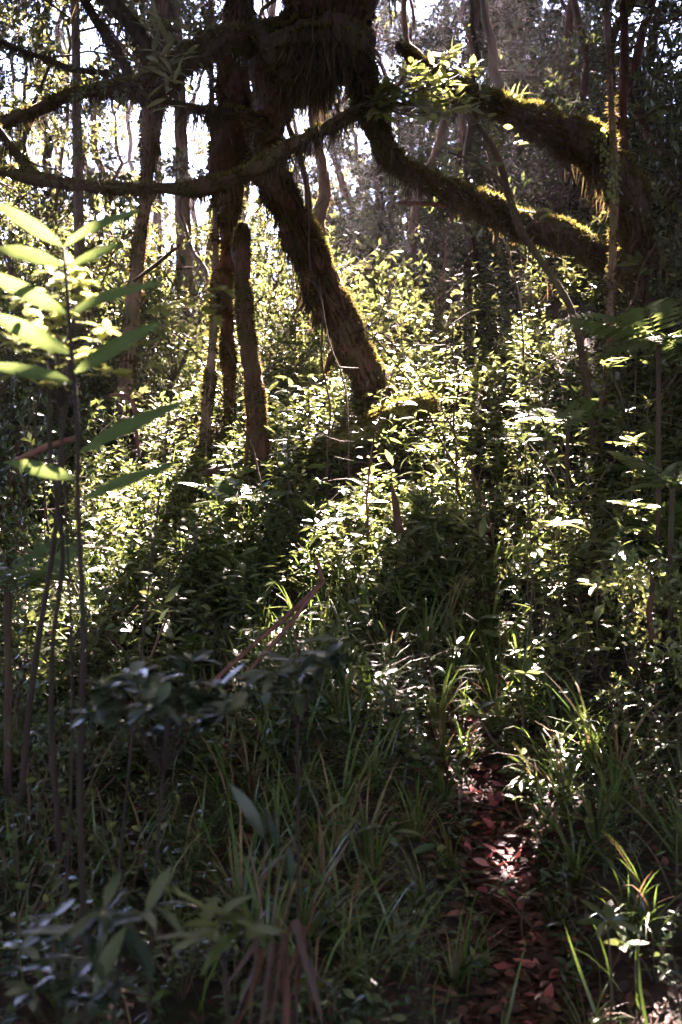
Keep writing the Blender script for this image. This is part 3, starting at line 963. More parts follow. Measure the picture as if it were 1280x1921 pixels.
random.seed(5)
for (d0, d1, n, s0, s1) in ((9.4, 10.6, 30, .8, 1.4), (10.6, 12.2, 34, 1.0, 1.9), (12.2, 14.5, 34, 1.3, 2.4), (14.5, 18, 28, 1.7, 2.8)):
    for i in range(n):
        px = -60 + 1400 * (i + random.uniform(.1, .9)) / n
        d = random.uniform(d0, d1)
        if px < 620 and random.random() < .18 and d > 12:
            continue
        bush(px, d, random.randint(9, 13), random.uniform(s0, s1) * (1.0 if px > 560 else .8), random.choice(['far', 'far', 'mid', 'dark', 'mid']))
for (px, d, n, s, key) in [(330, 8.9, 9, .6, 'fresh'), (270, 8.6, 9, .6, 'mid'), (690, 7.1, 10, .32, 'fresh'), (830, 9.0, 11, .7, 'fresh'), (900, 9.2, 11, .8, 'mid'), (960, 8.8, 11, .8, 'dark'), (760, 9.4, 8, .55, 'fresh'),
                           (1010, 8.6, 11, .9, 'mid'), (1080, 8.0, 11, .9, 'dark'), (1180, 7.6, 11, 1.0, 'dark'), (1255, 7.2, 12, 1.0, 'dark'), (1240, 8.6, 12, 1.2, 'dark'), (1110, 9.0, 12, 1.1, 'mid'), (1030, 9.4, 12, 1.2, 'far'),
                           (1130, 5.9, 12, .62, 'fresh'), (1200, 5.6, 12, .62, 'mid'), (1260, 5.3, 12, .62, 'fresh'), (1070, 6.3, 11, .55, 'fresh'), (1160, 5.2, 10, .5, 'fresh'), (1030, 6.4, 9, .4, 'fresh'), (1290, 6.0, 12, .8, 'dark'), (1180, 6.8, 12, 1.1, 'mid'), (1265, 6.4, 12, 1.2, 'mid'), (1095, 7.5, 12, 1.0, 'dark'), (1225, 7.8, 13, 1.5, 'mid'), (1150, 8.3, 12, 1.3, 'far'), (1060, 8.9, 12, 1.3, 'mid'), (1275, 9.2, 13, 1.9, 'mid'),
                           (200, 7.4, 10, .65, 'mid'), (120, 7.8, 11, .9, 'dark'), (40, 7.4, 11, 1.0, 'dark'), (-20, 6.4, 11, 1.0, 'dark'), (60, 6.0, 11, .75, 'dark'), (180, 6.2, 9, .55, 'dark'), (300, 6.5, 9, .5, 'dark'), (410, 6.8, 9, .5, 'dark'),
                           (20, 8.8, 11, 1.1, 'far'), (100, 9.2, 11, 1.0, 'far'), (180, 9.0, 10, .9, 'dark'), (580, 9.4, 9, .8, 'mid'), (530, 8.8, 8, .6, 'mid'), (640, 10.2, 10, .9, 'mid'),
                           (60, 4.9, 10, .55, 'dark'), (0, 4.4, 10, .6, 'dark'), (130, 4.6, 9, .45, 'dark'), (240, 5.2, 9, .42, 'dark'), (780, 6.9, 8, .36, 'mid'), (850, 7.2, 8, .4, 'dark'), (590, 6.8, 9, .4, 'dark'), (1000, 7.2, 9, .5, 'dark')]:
    bush(px, d, n, s, key)  # the 'fresh' bushes brighten the sun patches by paler leaf colour


# ================================================================== UNDERGROWTH (joined: nobody could count it)
def sprig_pos(k, xr, yr):
    x = rng.uniform(*xr, k)
    y = rng.uniform(*yr, k)
    ok = (np.abs(x) < .36 * y + .7) & (np.abs(x - np.interp(y, _py, _px)) > np.where(y < 5.6, .12, .05)) & ~((np.abs((x / y) * F + 640 - 690) < 105) & (y > 7.55) & (y < 8.75) & (rng.random(k) < .72))
    return x[ok], y[ok]


def undergrowth(name, k, yr, hgt, leaf, mat, T, per, seedn, dens_scale=.6, xr=(-5.5, 6.5), thr=-.3):
    x, y = sprig_pos(k, xr, yr)
    ok = vnoise(x, y, dens_scale, seedn) > thr
    x, y = x[ok], y[ok]
    n = len(x)
    z = H(x, y)
    hh = rng.uniform(*hgt, n)
    lean = rng.normal(0, .22, (n, 2))
    mb = MB()
    ST = ribbon_t(2, .02, .1)
    D = np.stack([lean[:, 0], lean[:, 1], np.ones(n)], -1)
    add_place(mb, ST, np.stack([x, y, z], -1), up_frames(D), hh, np.full(n, .05))
    base = rng.random(n)
    for j in range(per):
        f = .35 + .65 * (j + 1) / per
        a = j * 2.4 + base * 6.28 + rng.normal(0, .3, n)
        el = rng.normal(.15 + .25 * (f - .6), .3, n)
        D2 = np.stack([np.cos(a) * np.cos(el), np.sin(a) * np.cos(el), np.sin(el)], -1)
        N2 = np.stack([rng.normal(0, .35, n), rng.normal(0, .35, n), np.ones(n)], -1)
        p = np.stack([x + lean[:, 0] * hh * f, y + lean[:, 1] * hh * f, z + hh * f], -1)
        add_place(mb, T[j % len(T)], p, frames(D2, N2), rng.uniform(*leaf, n), (base * .5 + rng.random(n) * .5))
    return link(name, mb.mesh(name, G[mat]), kind='stuff')


undergrowth('ground_cover', 7000, (6.2, 10.5), (.08, .38), (.05, .10), 'mid', LEAF4, 9, 41)
undergrowth('ground_cover', 5200, (4.4, 8.5), (.06, .32), (.045, .085), 'dark', LEAF8, 8, 42)
undergrowth('ground_cover', 3600, (2.0, 5.8), (.03, .20), (.025, .055), 'dark', LEAF8, 8, 43, .5, (-2.6, 2.6), -.25)
undergrowth('ground_cover', 5000, (10, 17), (.2, .8), (.07, .13), 'far', LEAF4, 10, 44, 1.0, (-8, 9), -.6)

undergrowth('ground_cover', 2600, (5.2, 10.5), (.12, .5), (.10, .18), 'mid', LANCE4, 6, 45, .9, thr=-.1)
undergrowth('ground_cover', 1500, (3.6, 8.5), (.08, .4), (.08, .14), 'dark', LANCE4, 6, 46, .9, thr=.0)

# fine grass between the plants
k = 9000
x, y = sprig_pos(k, (-2.6, 3.0), (2.6, 8.2))
ok = (vnoise(x, y, .7, 51) + .25 * (np.abs(x - .2) < 1) > .0) & (rng.random(len(x)) < np.clip((y - 2.4) / 2.2, .12, 1))
x, y = x[ok], y[ok]
mb = MB()
GT = [ribbon_t(4, .028, 1.5), ribbon_t(4, .022, 2.1), ribbon_t(4, .03, 1.1)]
ti = rng.integers(0, 3, len(x))
for i in range(3):
    q = ti == i
    n = q.sum()
    a = rng.random(n) * 6.28
    tilt = rng.normal(0, .25, (n, 2))
    Z = nrm(np.stack([tilt[:, 0], tilt[:, 1], np.ones(n)], -1))
    X = nrm(np.cross(np.stack([np.cos(a), np.sin(a), np.zeros(n)], -1), Z))
    R = np.stack([X, np.cross(Z, X), Z], -1)
    add_place(mb, GT[i], np.stack([x[q], y[q], H(x[q], y[q])], -1), R, rng.uniform(.12, .42, n))
link('grass', mb.mesh('grass', G['grass']), kind='stuff')

# unseen leaf ring added behind and beside the camera to block sky light
k = 26000
a = rng.uniform(0, 2 * PI, k)
rad = rng.uniform(11, 16, k)
x, y = np.sin(a) * rad, np.cos(a) * rad
inview = (y > 0) & (np.abs(x) < .5 * y + 3.5)
x, y = x[~inview], y[~inview]
z = H(x, y) + rng.random(len(x)) * 13
mb = MB()
R = frames(rand_dirs(len(x)), rand_dirs(len(x), (-.2, 1)))
add_place(mb, LEAF4[1], np.stack([x, y, z], -1), R, rng.uniform(.35, .8, len(x)))
link('sky_blocking_woods', mb.mesh('sky_blocking_woods', G['far']), kind='stuff')

# ================================================================== PLANTS WITH SEPARATE LEAVES
def leafset(name, T, mat, n=3):
    return [MB().add(V, Fc, j * .31).mesh(name, G[mat]) for j, (V, Fc) in enumerate(T[:n])]


OVAL = [leaf_t(3, .46, .10, .12, .5), leaf_t(3, .42, .16, .25, .5), leaf_t(3, .50, .06, .05, .52)]
LANCE = [leaf_t(4, .28, .12, .18, .5), leaf_t(4, .24, .2, .35, .48), leaf_t(4, .30, .08, .08, .5)]
BIG = [leaf_t(7, .19, .10, .16, .46, .006), leaf_t(7, .20, .22, .06, .46, .008), leaf_t(7, .17, .16, .30, .44, .006)]
BLADE = [ribbon_t(5, .030, 1.3, .2), ribbon_t(5, .026, 1.9, .3), ribbon_t(5, .030, .8, .1), ribbon_t(5, .024, 2.4, .3)]
LM = {}
for m in ('dark', 'mid', 'fresh', 'blue'):
    LM['oval_' + m] = leafset('leaf', OVAL, m)
    LM['lance_' + m] = leafset('leaf', LANCE, m)
BIGM = leafset('leaf', BIG, 'ginger')
BLADEM = [MB().add(V, Fc, j * .17).mesh('blade', G['grass']) for j, (V, Fc) in enumerate(BLADE)]
DRYM = [MB().add(V, Fc, j * .17).mesh('blade', G['drygrass']) for j, (V, Fc) in enumerate(BLADE)]


def leaf_M(p, D, N, L, w=1.0):
    R = frames(np.asarray(D, float)[None], np.asarray(N, float)[None])[0]
    return Matrix([[R[0, 0] * L * w, R[0, 1] * L, R[0, 2] * L, p[0]], [R[1, 0] * L * w, R[1, 1] * L, R[1, 2] * L, p[1]], [R[2, 0] * L * w, R[2, 1] * L, R[2, 2] * L, p[2]], [0, 0, 0, 1]])


def jit(s):
    return np.array([random.gauss(0, s) for _ in range(3)])


def proto_sapling(hgt=.7, nleaf=22, leaf=(.08, .12), key='lance_mid', whorls=3):
    """upright stem with leaf whorls in its upper half"""
    parts = []
    lx, ly = random.gauss(0, .06), random.gauss(0, .06)
    pts = [[0, 0, -.03, .007], [lx, ly, hgt * .5, .005], [lx * 1.5, ly * 1.3, hgt, .003]]
    tb = Tube(pts, .08, 5, .1)
    parts.append((MB().add(tb.V, tb.F).mesh('stem', G['twig']), 'stem', Matrix.Identity(4)))
    per = max(3, nleaf // whorls)
    for wv in range(whorls):
        f = .45 + .55 * (wv + 1) / whorls
        c = tb.c[int((len(tb.c) - 1) * f), :3]
        a0 = random.random() * 6.28
        top = wv == whorls - 1
        for j in range(per):
            a = a0 + j * 2 * PI / per + random.gauss(0, .2)
            el = random.gauss(.35 if top else .05, .22)
            D = np.array([math.cos(a) * math.cos(el), math.sin(a) * math.cos(el), math.sin(el)])
            p = c + np.array([0, 0, random.uniform(-.06, .02) * hgt])
            parts.append((random.choice(LM[key]), 'leaf', leaf_M(p, D, np.array([0, 0, 1]) + jit(.25), random.uniform(*leaf))))
    return parts


def proto_shrub(hgt=.45, stems=5, nleaf=50, leaf=(.04, .06), key='oval_dark', whorl=False):
    """several forked stems, leaves along them or in whorls at their tips"""
    parts = []
    mb = MB()
    cs = []
    for s in range(stems):
        a = s * 2 * PI / stems + random.gauss(0, .4)
        sp = random.uniform(.25, .75)
        e = np.array([math.cos(a) * sp * hgt, math.sin(a) * sp * hgt, hgt * random.uniform(.65, 1.05)])
        tb = Tube([[0, 0, -.03, .007], [*(e * .45 + np.array([0, 0, .1 * hgt])), .005], [*e, .002]], .05, 5, .1)
        mb.add(tb.V, tb.F)
        cs.append(tb.c)
    parts.append((mb.mesh('stem', G['twig']), 'stem', Matrix.Identity(4)))
    per = nleaf // stems
    for c in cs:
        a0 = random.random() * 6.28
        for j in range(per):
            if whorl:
                p = c[-1, :3] - np.array([0, 0, random.random() * .03])
                a = a0 + j * 2 * PI / per
                el = random.gauss(.25, .25)
            else:
                i = int((len(c) - 1) * random.uniform(.35, 1))
                p = c[i, :3]
                a = a0 + j * 2.4
                el = random.gauss(.2, .35)
            D = np.array([math.cos(a) * math.cos(el), math.sin(a) * math.cos(el), math.sin(el)])
            parts.append((random.choice(LM[key]), 'leaf', leaf_M(p, D, np.array([0, 0, 1]) + jit(.3), random.uniform(*leaf))))
    return parts


def frond_mesh(L=1.0, npin=13, w=.30, mat='fern', droop=.35):
    """arching rachis with tapering leaflets on both sides, one joined mesh along +Y"""
    mb = MB()
    t = np.linspace(0, 1, 9)
    pts = np.stack([t * 0, t * (1 - .12 * t), .25 * t - droop * 1.4 * t ** 2.2, .008 * (1 - .8 * t)], -1)
    tb = Tube(pts, .12, 4, 0)
    mb.add(tb.V, tb.F, .2)
    T = leaf_t(2, .24, .05, .12, .42)
    pos, D = [], []
    for i in range(npin):
        f = .14 + .84 * i / (npin - 1)
        y = f * (1 - .12 * f)
        z = .25 * f - droop * 1.4 * f ** 2.2
        for sgn in (-1, 1):
            pos.append([0, y, z])
            D.append([sgn, .35 + .3 * f, -.12])
    sz = np.array([w * math.sin(PI * min(1, (.14 + .84 * (i // 2) / (npin - 1)) * .8 + .2)) ** .8 + .02 for i in range(npin * 2)])
    add_place(mb, T, np.array(pos), frames(np.array(D, float), np.tile([0, 0, 1.], (len(pos), 1))), sz)
    V = np.concatenate(mb.v)
    return mb.mesh('frond', G[mat])


FROND = [frond_mesh(1, 13, .30, 'fern', .35), frond_mesh(1, 15, .26, 'fern', .5), frond_mesh(1, 14, .28, 'fern', .2)]


def proto_fern(n=8, L=(.35, .55)):
    parts = []
    a0 = random.random() * 6.28
    for i in range(n):
        a = a0 + i * 2 * PI / n + random.gauss(0, .25)
        el = random.uniform(.3, .9)
        D = np.array([math.cos(a) * math.cos(el), math.sin(a) * math.cos(el), math.sin(el)])
        parts.append((random.choice(FROND), 'frond', leaf_M(np.array([0, 0, .0]), D, np.array([0, 0, 1.]) + jit(.12), random.uniform(*L))))
    return parts


def proto_tuft(n=30, L=(.3, .6), dry=.12, side=None, spread=.5):
    parts = []
    for i in range(n):
        a = random.random() * 6.28
        if side is not None:
            a = side + random.gauss(0, .8)
        tl = abs(random.gauss(0, spread))
        Z = nrm(np.array([math.cos(a) * tl, math.sin(a) * tl, 1.0]))
        # blades bend outwards
        Y0 = np.array([math.cos(a), math.sin(a), 0]) + jit(.2)
        X = nrm(np.cross(Y0, Z))
        Y = np.cross(Z, X)
        s = random.uniform(*L)
        p = np.array([math.cos(a), math.sin(a), 0]) * random.uniform(0, .04)
        M = Matrix([[X[0] * s, Y[0] * s, Z[0] * s, p[0]], [X[1] * s, Y[1] * s, Z[1] * s, p[1]], [X[2] * s, Y[2] * s, Z[2] * s, p[2] - .01], [0, 0, 0, 1]])
        parts.append((random.choice(DRYM if random.random() < dry else BLADEM), 'blade', M))
    return parts


def build(parts, name, cat, loc, group, rotz=None, scale=1.0, label=None, kindw=None, tone=None):
    t = thing(name, label, cat, tuple(loc), group, random.random() * 6.28 if rotz is None else rotz, scale)
    for me, nm, M in parts:
        link(nm, me, t, M)
    if label is None:
        PLANTS.append((t, kindw or cat, tone or cat))
    return t


SAP = [proto_sapling(.75, 20, (.08, .12), 'lance_mid', 3), proto_sapling(.6, 18, (.09, .13), 'lance_mid', 2), proto_sapling(.9, 26, (.08, .11), 'lance_dark', 4), proto_sapling(.55, 16, (.09, .12), 'lance_fresh', 2)]
SHR = [proto_shrub(.42, 5, 50, (.04, .06), 'oval_dark'), proto_shrub(.5, 6, 54, (.045, .065), 'oval_mid'), proto_shrub(.36, 5, 45, (.035, .055), 'oval_dark')]
WHO = [proto_shrub(.5, 5, 40, (.09, .13), 'lance_mid', True), proto_shrub(.6, 6, 48, (.08, .12), 'lance_dark', True)]
FER = [proto_fern(8), proto_fern(7, (.4, .6)), proto_fern(9, (.3, .5))]
TUF = [proto_tuft(32), proto_tuft(28, (.35, .7), .1), proto_tuft(26, (.25, .5), .2), proto_tuft(30, (.4, .65), .06, -1.6, .4)]
SEE = [proto_sapling(.16, 4, (.06, .085), 'oval_mid', 1), proto_sapling(.12, 3, (.05, .08), 'oval_fresh', 1), proto_sapling(.2, 6, (.05, .07), 'lance_mid', 2)]

# hand-placed ones: (parts, name, category, px, distance, scale, group, tone)
HAND = []
for px, d, s in [(900, 7.5, 1.2), (960, 6.8, 1.2), (545, 7.4, 1.0), (580, 8.3, 1.1), (510, 7.2, .8), (400, 7.6, .8), (450, 7.3, .7), (830, 8.6, 1.0), (880, 8.1, .9), (930, 8.0, 1.0), (340, 7.4, .7), (980, 7.5, 1.0), (230, 7.0, .8), (160, 7.3, .9), (300, 7.9, .8),
                 (1040, 6.6, 1.0), (1100, 7.2, 1.1), (1180, 6.6, 1.1), (1000, 6.3, .8), (1230, 6.9, 1.2), (90, 6.6, .9), (30, 5.9, .9)]:
    HAND.append((SAP, 'sapling', 'sapling', px, d, s, 'leafy saplings on the slope', 'broad-leaved sapling'))
for px, d, s in [(640, 6.9, .9), (700, 6.8, .9), (760, 6.5, .9), (720, 6.3, .8), (820, 6.6, .9), (600, 6.4, .8), (520, 6.6, .9), (450, 6.2, .9), (380, 6.4, .9), (330, 6.0, 1.), (250, 6.0, 1.), (190, 5.7, 1.), (110, 5.5, 1.1), (40, 5.2, 1.1), (420, 5.5, .8), (330, 5.2, .8), (220, 4.8, .9), (130, 4.2, .9), (60, 3.9, 1.), (200, 3.9, .8), (280, 4.3, .7), (110, 3.5, .8),
                 (1090, 5.9, 1.), (1150, 5.7, 1.1), (1120, 5.4, .9), (1190, 5.2, 1.), (1240, 5.6, 1.1), (1230, 4.9, .9), (1160, 5.0, .8), (1080, 5.3, .8), (1270, 4.6, .9), (1200, 4.6, .8), (1130, 4.7, .7), (1250, 4.1, .7), (300, 3.4, .6), (180, 3.2, .6), (20, 3.0, .9), (90, 2.9, .8), (150, 3.0, .8), (40, 3.5, 1.), (120, 3.9, 1.), (240, 3.6, .8), (0, 4.0, 1.1), (170, 4.5, .9), (330, 4.0, .7), (390, 4.7, .7), (1230, 3.3, .6), (1140, 2.95, .5), (1290, 3.0, .7), (790, 3.1, .5), (700, 2.9, .5), (830, 2.75, .45), (620, 2.8, .5), (440, 2.9, .6), (340, 2.9, .6), (1090, 3.6, .5), (1180, 3.9, .6), (1270, 3.7, .8)]:
    HAND.append((SHR, 'shrub', 'shrub', px, d, s, 'glossy small-leaved shrubs', 'small-leaved glossy shrub'))
for px, d, s in [(1010, 5.9, .9), (1040, 6.1, .8), (980, 5.0, .5), (1140, 6.3, 1.), (1210, 6.2, 1.1), (1260, 6.6, 1.2), (1190, 7.4, 1.3), (860, 7.5, .9), (560, 6.9, .8), (1080, 6.9, 1.1), (470, 7.6, .8), (920, 8.7, 1.0), (270, 5.5, .7)]:
    HAND.append((WHO, 'whorled_shrub', 'shrub', px, d, s, 'shrubs with leaves in whorls', 'shrub with long leaves in whorls'))
for px, d, s in [(1235, 5.9, 1.1), (1265, 6.2, 1.2), (1190, 7.0, 1.0), (430, 6.8, 1.0), (490, 6.9, .9), (380, 7.0, .9), (540, 7.7, .9), (20, 4.9, 1.0), (60, 5.4, .9), (740, 7.2, .8), (800, 7.1, .8), (960, 6.9, .9), (1170, 4.9, .7), (350, 5.6, .7), (560, 7.3, .9), (840, 7.0, .8)]:
    HAND.append((FER, 'fern', 'fern', px, d, s, 'ferns among the undergrowth', 'green fern'))
for px, d, s in [(880, 6.9, 1.), (920, 6.6, 1.1), (960, 6.5, 1.), (850, 6.6, 1.), (900, 6.1, .9), (870, 7.2, 1.0), (690, 5.9, .9), (730, 5.6, .9), (660, 5.3, 1.), (700, 5.1, 1.), (610, 5.2, 1.), (640, 4.8, .9), (560, 5.0, .9), (780, 5.4, .9), (820, 5.2, .9), (870, 5.3, .8), (940, 5.4, .9), (990, 5.2, .9), (760, 4.8, .8), (500, 4.6, .8), (560, 4.3, .8), (640, 4.2, .9), (700, 4.4, .8), (600, 3.8, .8), (520, 3.9, .7),
                 (900, 5.9, 1.1), (940, 5.7, 1.), (860, 5.8, 1.), (960, 6.0, 1.), (830, 6.0, 1.), (800, 5.9, 1.), (920, 6.2, 1.1), (890, 5.6, .9), (975, 5.6, .9), (845, 6.3, 1.), (1000, 5.4, .9), (760, 6.1, .9), (930, 5.2, .8), (870, 5.0, .7), (835, 4.5, .6), (1030, 4.2, .6), (850, 4.0, .55), (1045, 3.7, .5), (830, 4.9, .7), (1010, 4.5, .55), (1060, 4.9, 1.), (1110, 4.7, 1.), (1160, 4.5, 1.), (1060, 4.4, .9), (1210, 4.2, .9), (1120, 4.1, .8), (700, 3.7, .7), (780, 4.1, .7), (640, 3.3, .7), (730, 3.2, .5), (560, 3.2, .7), (440, 4.2, .8), (380, 3.8, .8), (450, 3.4, .8), (1020, 4.7, .7), (1180, 3.5, .6), (1080, 3.9, .7), (1150, 4.2, .9), (1230, 3.5, .8), (1290, 3.9, 1.), (1100, 3.1, .5), (800, 3.6, .6), (760, 3.3, .6), (850, 3.2, .5), (680, 3.0, .6), (590, 2.9, .6), (500, 3.1, .7)]:
    HAND.append((TUF, 'grass_tuft', 'grass', px, d, s, 'tufts of long grass', 'tuft of long arching grass'))
for px, d, s in [(980, 4.9, 1.6), (800, 4.7, 1.1), (995, 4.3, 1.), (1020, 4.2, .9), (1140, 4.0, 1.2), (1020, 3.7, 1.), (1130, 3.4, 1.), (960, 3.6, .9), (1000, 4.0, .8), (790, 5.0, .9), (860, 4.9, .8), (1240, 3.6, .9)]:
    HAND.append((SEE, 'seedling', 'seedling', px, d, s, 'small seedlings by the path', 'small few-leaved seedling'))
for i, (pr, nm, cat, px, d, s, grp, tone) in enumerate(HAND):
    b = ground_pt(px, d)
    k = random.randrange(len(pr))
    build(pr[k], nm, cat, b, grp, None, s * random.uniform(.9, 1.1), None, cat, tone)


# --- plants close to the camera, leaf by leaf
def reach_plant(name, label, cat, base, nodes, key, leaf, per, r=.006, group=None, flat=.25, mat='stemdark'):
    """stems from one base to each node (px, py, d), leaves spread at the end of each stem"""
    t = thing(name, label, cat, tuple(base), group)
    o = np.array(base)
    E = [P(*n) - o for n in nodes]
    hub = np.mean(E, axis=0)
    hub = hub * max(.35, 1 - 1.6 * max(.04, np.mean([np.linalg.norm(e - hub) for e in E])) / np.linalg.norm(hub))
    tb = Tube([[0, 0, -.02, r * 1.2], [*(hub * .5 + jit(.02)), r], [*hub, r * .8]], .06, 6, .1)
    link('stem', MB().add(tb.V, tb.F).mesh('stem', G[mat]), t)
    for e in E:
        m = hub + (e - hub) * .5 + np.array([0, 0, .10 * np.linalg.norm(e - hub)]) + jit(.012)
        tb = Tube([[*hub, r * .7], [*m, r * .5], [*e, r * .25]], .03, 5, .1)
        link('branch', MB().add(tb.V, tb.F).mesh('branch', G[mat]), t)
        for j in range(per):
            a = j * 2.4 + random.random()
            i = len(tb.c) - 1 - int(random.random() ** 2 * len(tb.c) * .35)
            el = random.gauss(.1, flat)
            D = np.array([math.cos(a) * math.cos(el), math.sin(a) * math.cos(el), math.sin(el)])
            link('leaf', random.choice(LM[key] if isinstance(key, str) else key), t, leaf_M(tb.c[i, :3], D, np.array([0, 0, 1.]) + jit(.22), random.uniform(*leaf)))
    return t


# ginger: one cane with big paired leaves
d = 2.35
gb = np.array([P(165, 1900, d)[0], d, 0.0])
gb[2] = h(gb[0], gb[1]) - .02
gm = G['ginger'].node_tree
_tc = gm.nodes.new('ShaderNodeTexCoord')
_sx = gm.nodes.new('ShaderNodeSeparateXYZ')
gm.links.new(_tc.outputs['Object'], _sx.inputs[0])
_ab = gm.nodes.new('ShaderNodeMath'); _ab.operation = 'ABSOLUTE'
gm.links.new(_sx.outputs[0], _ab.inputs[0])
_m1 = gm.nodes.new('ShaderNodeMath'); _m1.operation = 'MULTIPLY_ADD'
gm.links.new(_ab.outputs[0], _m1.inputs[0]); _m1.inputs[1].default_value = 2.2
gm.links.new(_sx.outputs[1], _m1.inputs[2])
_ng = gm.nodes.new('ShaderNodeMath'); _ng.operation = 'MULTIPLY_ADD'
gm.links.new(_ab.outputs[0], _ng.inputs[0]); _ng.inputs[1].default_value = -4.0
gm.links.new(_m1.outputs[0], _ng.inputs[2])
_sn = gm.nodes.new('ShaderNodeMath'); _sn.operation = 'SINE'
_sc = gm.nodes.new('ShaderNodeMath'); _sc.operation = 'MULTIPLY'; _sc.inputs[1].default_value = 170
gm.links.new(_ng.outputs[0], _sc.inputs[0]); gm.links.new(_sc.outputs[0], _sn.inputs[0])
_mr = gm.nodes.new('ShaderNodeMapRange'); _mr.inputs[1].default_value = -1; _mr.inputs[3].default_value = .72; _mr.inputs[4].default_value = 1.12
gm.links.new(_sn.outputs[0], _mr.inputs[0])
_mid = gm.nodes.new('ShaderNodeMath'); _mid.operation = 'LESS_THAN'; _mid.inputs[1].default_value = .006
gm.links.new(_ab.outputs[0], _mid.inputs[0])
_ad = gm.nodes.new('ShaderNodeMath'); _ad.operation = 'MULTIPLY_ADD'; _ad.inputs[1].default_value = .5
gm.links.new(_mid.outputs[0], _ad.inputs[0]); gm.links.new(_mr.outputs[0], _ad.inputs[2])
_n = gm.nodes.new('ShaderNodeTexNoise'); _n.inputs['Scale'].default_value = 9; _n.inputs['Detail'].default_value = 5
gm.links.new(_tc.outputs['Object'], _n.inputs['Vector'])
_sp = ramp(gm, [(.62, (1, 1, 1)), (.68, (.9, .45, .2))])
gm.links.new(_n.outputs[0], _sp.inputs[0])
_hs = [q for q in gm.nodes if q.type == 'HUE_SAT'][0]
_cr = _hs.inputs['Color'].links[0].from_socket
_mx = gm.nodes.new('ShaderNodeMix'); _mx.data_type = 'RGBA'; _mx.blend_type = 'MULTIPLY'; _mx.inputs[0].default_value = 1
gm.links.new(_cr, _mx.inputs[6]); gm.links.new(_sp.outputs[0], _mx.inputs[7])
gm.links.new(_mx.outputs[2], _hs.inputs['Color'])
gm.links.new(_ad.outputs[0], _hs.inputs['Value'])
ging = thing('ginger_plant', 'tall ginger cane at left edge with large strap-shaped leaves, the top pair sunlit', 'plant', tuple(gb))
cane = [(165, 2150, d, 6), (160, 1800, d, 6), (150, 1480, d, 6), (157, 1200, d, 6), (146, 950, d, 5), (146, 800, d, 5), (134, 660, d, 4.5), (127, 560, d, 4), (119, 465, d, 3)]
tb = Tube(rel(pix_pts(cane), ging), .06, 8, .05)
link('cane', MB().add(tb.V, tb.F).mesh('cane', G['stemdark']), ging)
for (x0, y0, x1, y1, dd, wd) in [(119, 463, -15, 388, -.10, 1.15), (119, 463, 243, 392, -.06, 1.15), (122, 500, -30, 470, .1, .9), (122, 505, 235, 468, .12, .9), (128, 590, -40, 520, -.15, 1.1), (130, 590, 285, 528, -.05, 1.0),
                                 (136, 665, -30, 605, .05, 1.0), (138, 700, 285, 628, -.12, 1.0), (140, 720, -20, 690, -.2, .9), (150, 850, 348, 776, -.1, .85), (150, 940, 335, 886, .05, .85), (150, 900, -10, 880, .1, .9)]:
    p0, p1 = P(x0, y0, d), P(x1, y1, d + dd)
    v = p1 - p0
    link('leaf', random.choice(BIGM), ging, leaf_M(p0 - gb, nrm(v) + np.array([0, 0, .12]), np.array([random.gauss(0, .3), -1.0, random.uniform(.05, .5)]), np.linalg.norm(v) * 1.04, wd * random.uniform(.7, .92)))

# blurred little-leaved shrub in front of the left trunk
d = 2.7
b = np.array([P(110, 0, d)[0], d, 0.])
b[2] = h(b[0], b[1])
nodes = [(40, 560, 2.7), (90, 510, 2.6), (135, 495, 2.7), (60, 600, 2.8), (180, 560, 2.7), (120, 590, 2.6), (30, 640, 2.7), (95, 650, 2.7), (200, 620, 2.7), (170, 660, 2.8), (150, 530, 2.75), (20, 700, 2.7), (110, 720, 2.7), (210, 700, 2.8)]
reach_plant('sunlit_shrub', 'thin shrub with small round yellow-green leaves catching the sun, tangled with the ginger', 'shrub', b, nodes, 'oval_fresh', (.042, .062), 16, .004)
b2 = b + np.array([.1, .1, 0])
b2[2] = h(b2[0], b2[1])
nodes = [(300, 580, 2.9), (340, 570, 2.9), (380, 560, 2.9), (420, 545, 2.9), (290, 620, 2.9), (350, 620, 3.0), (400, 600, 3.0), (260, 650, 2.9), (330, 660, 3.0), (290, 690, 3.)]
reach_plant('blurred_shrub', 'thin shrub whose small leaves float out of focus before the slim mossy pole', 'shrub', b2, nodes, 'oval_fresh', (.035, .05), 11, .004)
# glossy bluish sprigs low in the foreground
b = np.array([-.42, 2.25, 0.])
b[2] = h(b[0], b[1])
nodes = [(200, 1290, 2.2), (250, 1265, 2.2), (300, 1285, 2.3), (340, 1300, 2.2), (290, 1320, 2.1), (380, 1320, 2.2), (230, 1330, 2.2), (410, 1290, 2.25), (360, 1240, 2.3), (180, 1330, 2.2), (330, 1350, 2.3), (420, 1340, 2.3)]
reach_plant('glossy_shrub', 'out-of-focus shrub with shiny bluish leaves low in the left foreground', 'shrub', b, nodes, 'oval_blue', (.055, .085), 13, .005, flat=.3)
b = np.array([-.12, 2.4, 0.])
b[2] = h(b[0], b[1])
nodes = [(510, 1265, 2.4), (545, 1240, 2.4), (480, 1290, 2.4), (560, 1280, 2.45), (620, 1225, 2.5), (640, 1200, 2.5)]
reach_plant('glossy_sprig', 'out-of-focus shiny sprig in the foreground at the foot of the two broken poles', 'shrub', b, nodes, 'lance_blue', (.08, .12), 9, .005, flat=.3)
b = np.array([-.44, 2.0, 0.])
b[2] = h(b[0], b[1])
nodes = [(195, 1705, 2.0), (250, 1715, 2.0), (160, 1745, 2.0), (290, 1700, 2.05)]
reach_plant('strap_leaf_plant', 'blurred plant with a few long drooping bluish leaves near the lower left corner', 'plant', b, nodes, 'lance_blue', (.09, .15), 5, .004, flat=.4)
b = np.array([-.6, 1.95, 0.])
b[2] = h(b[0], b[1])
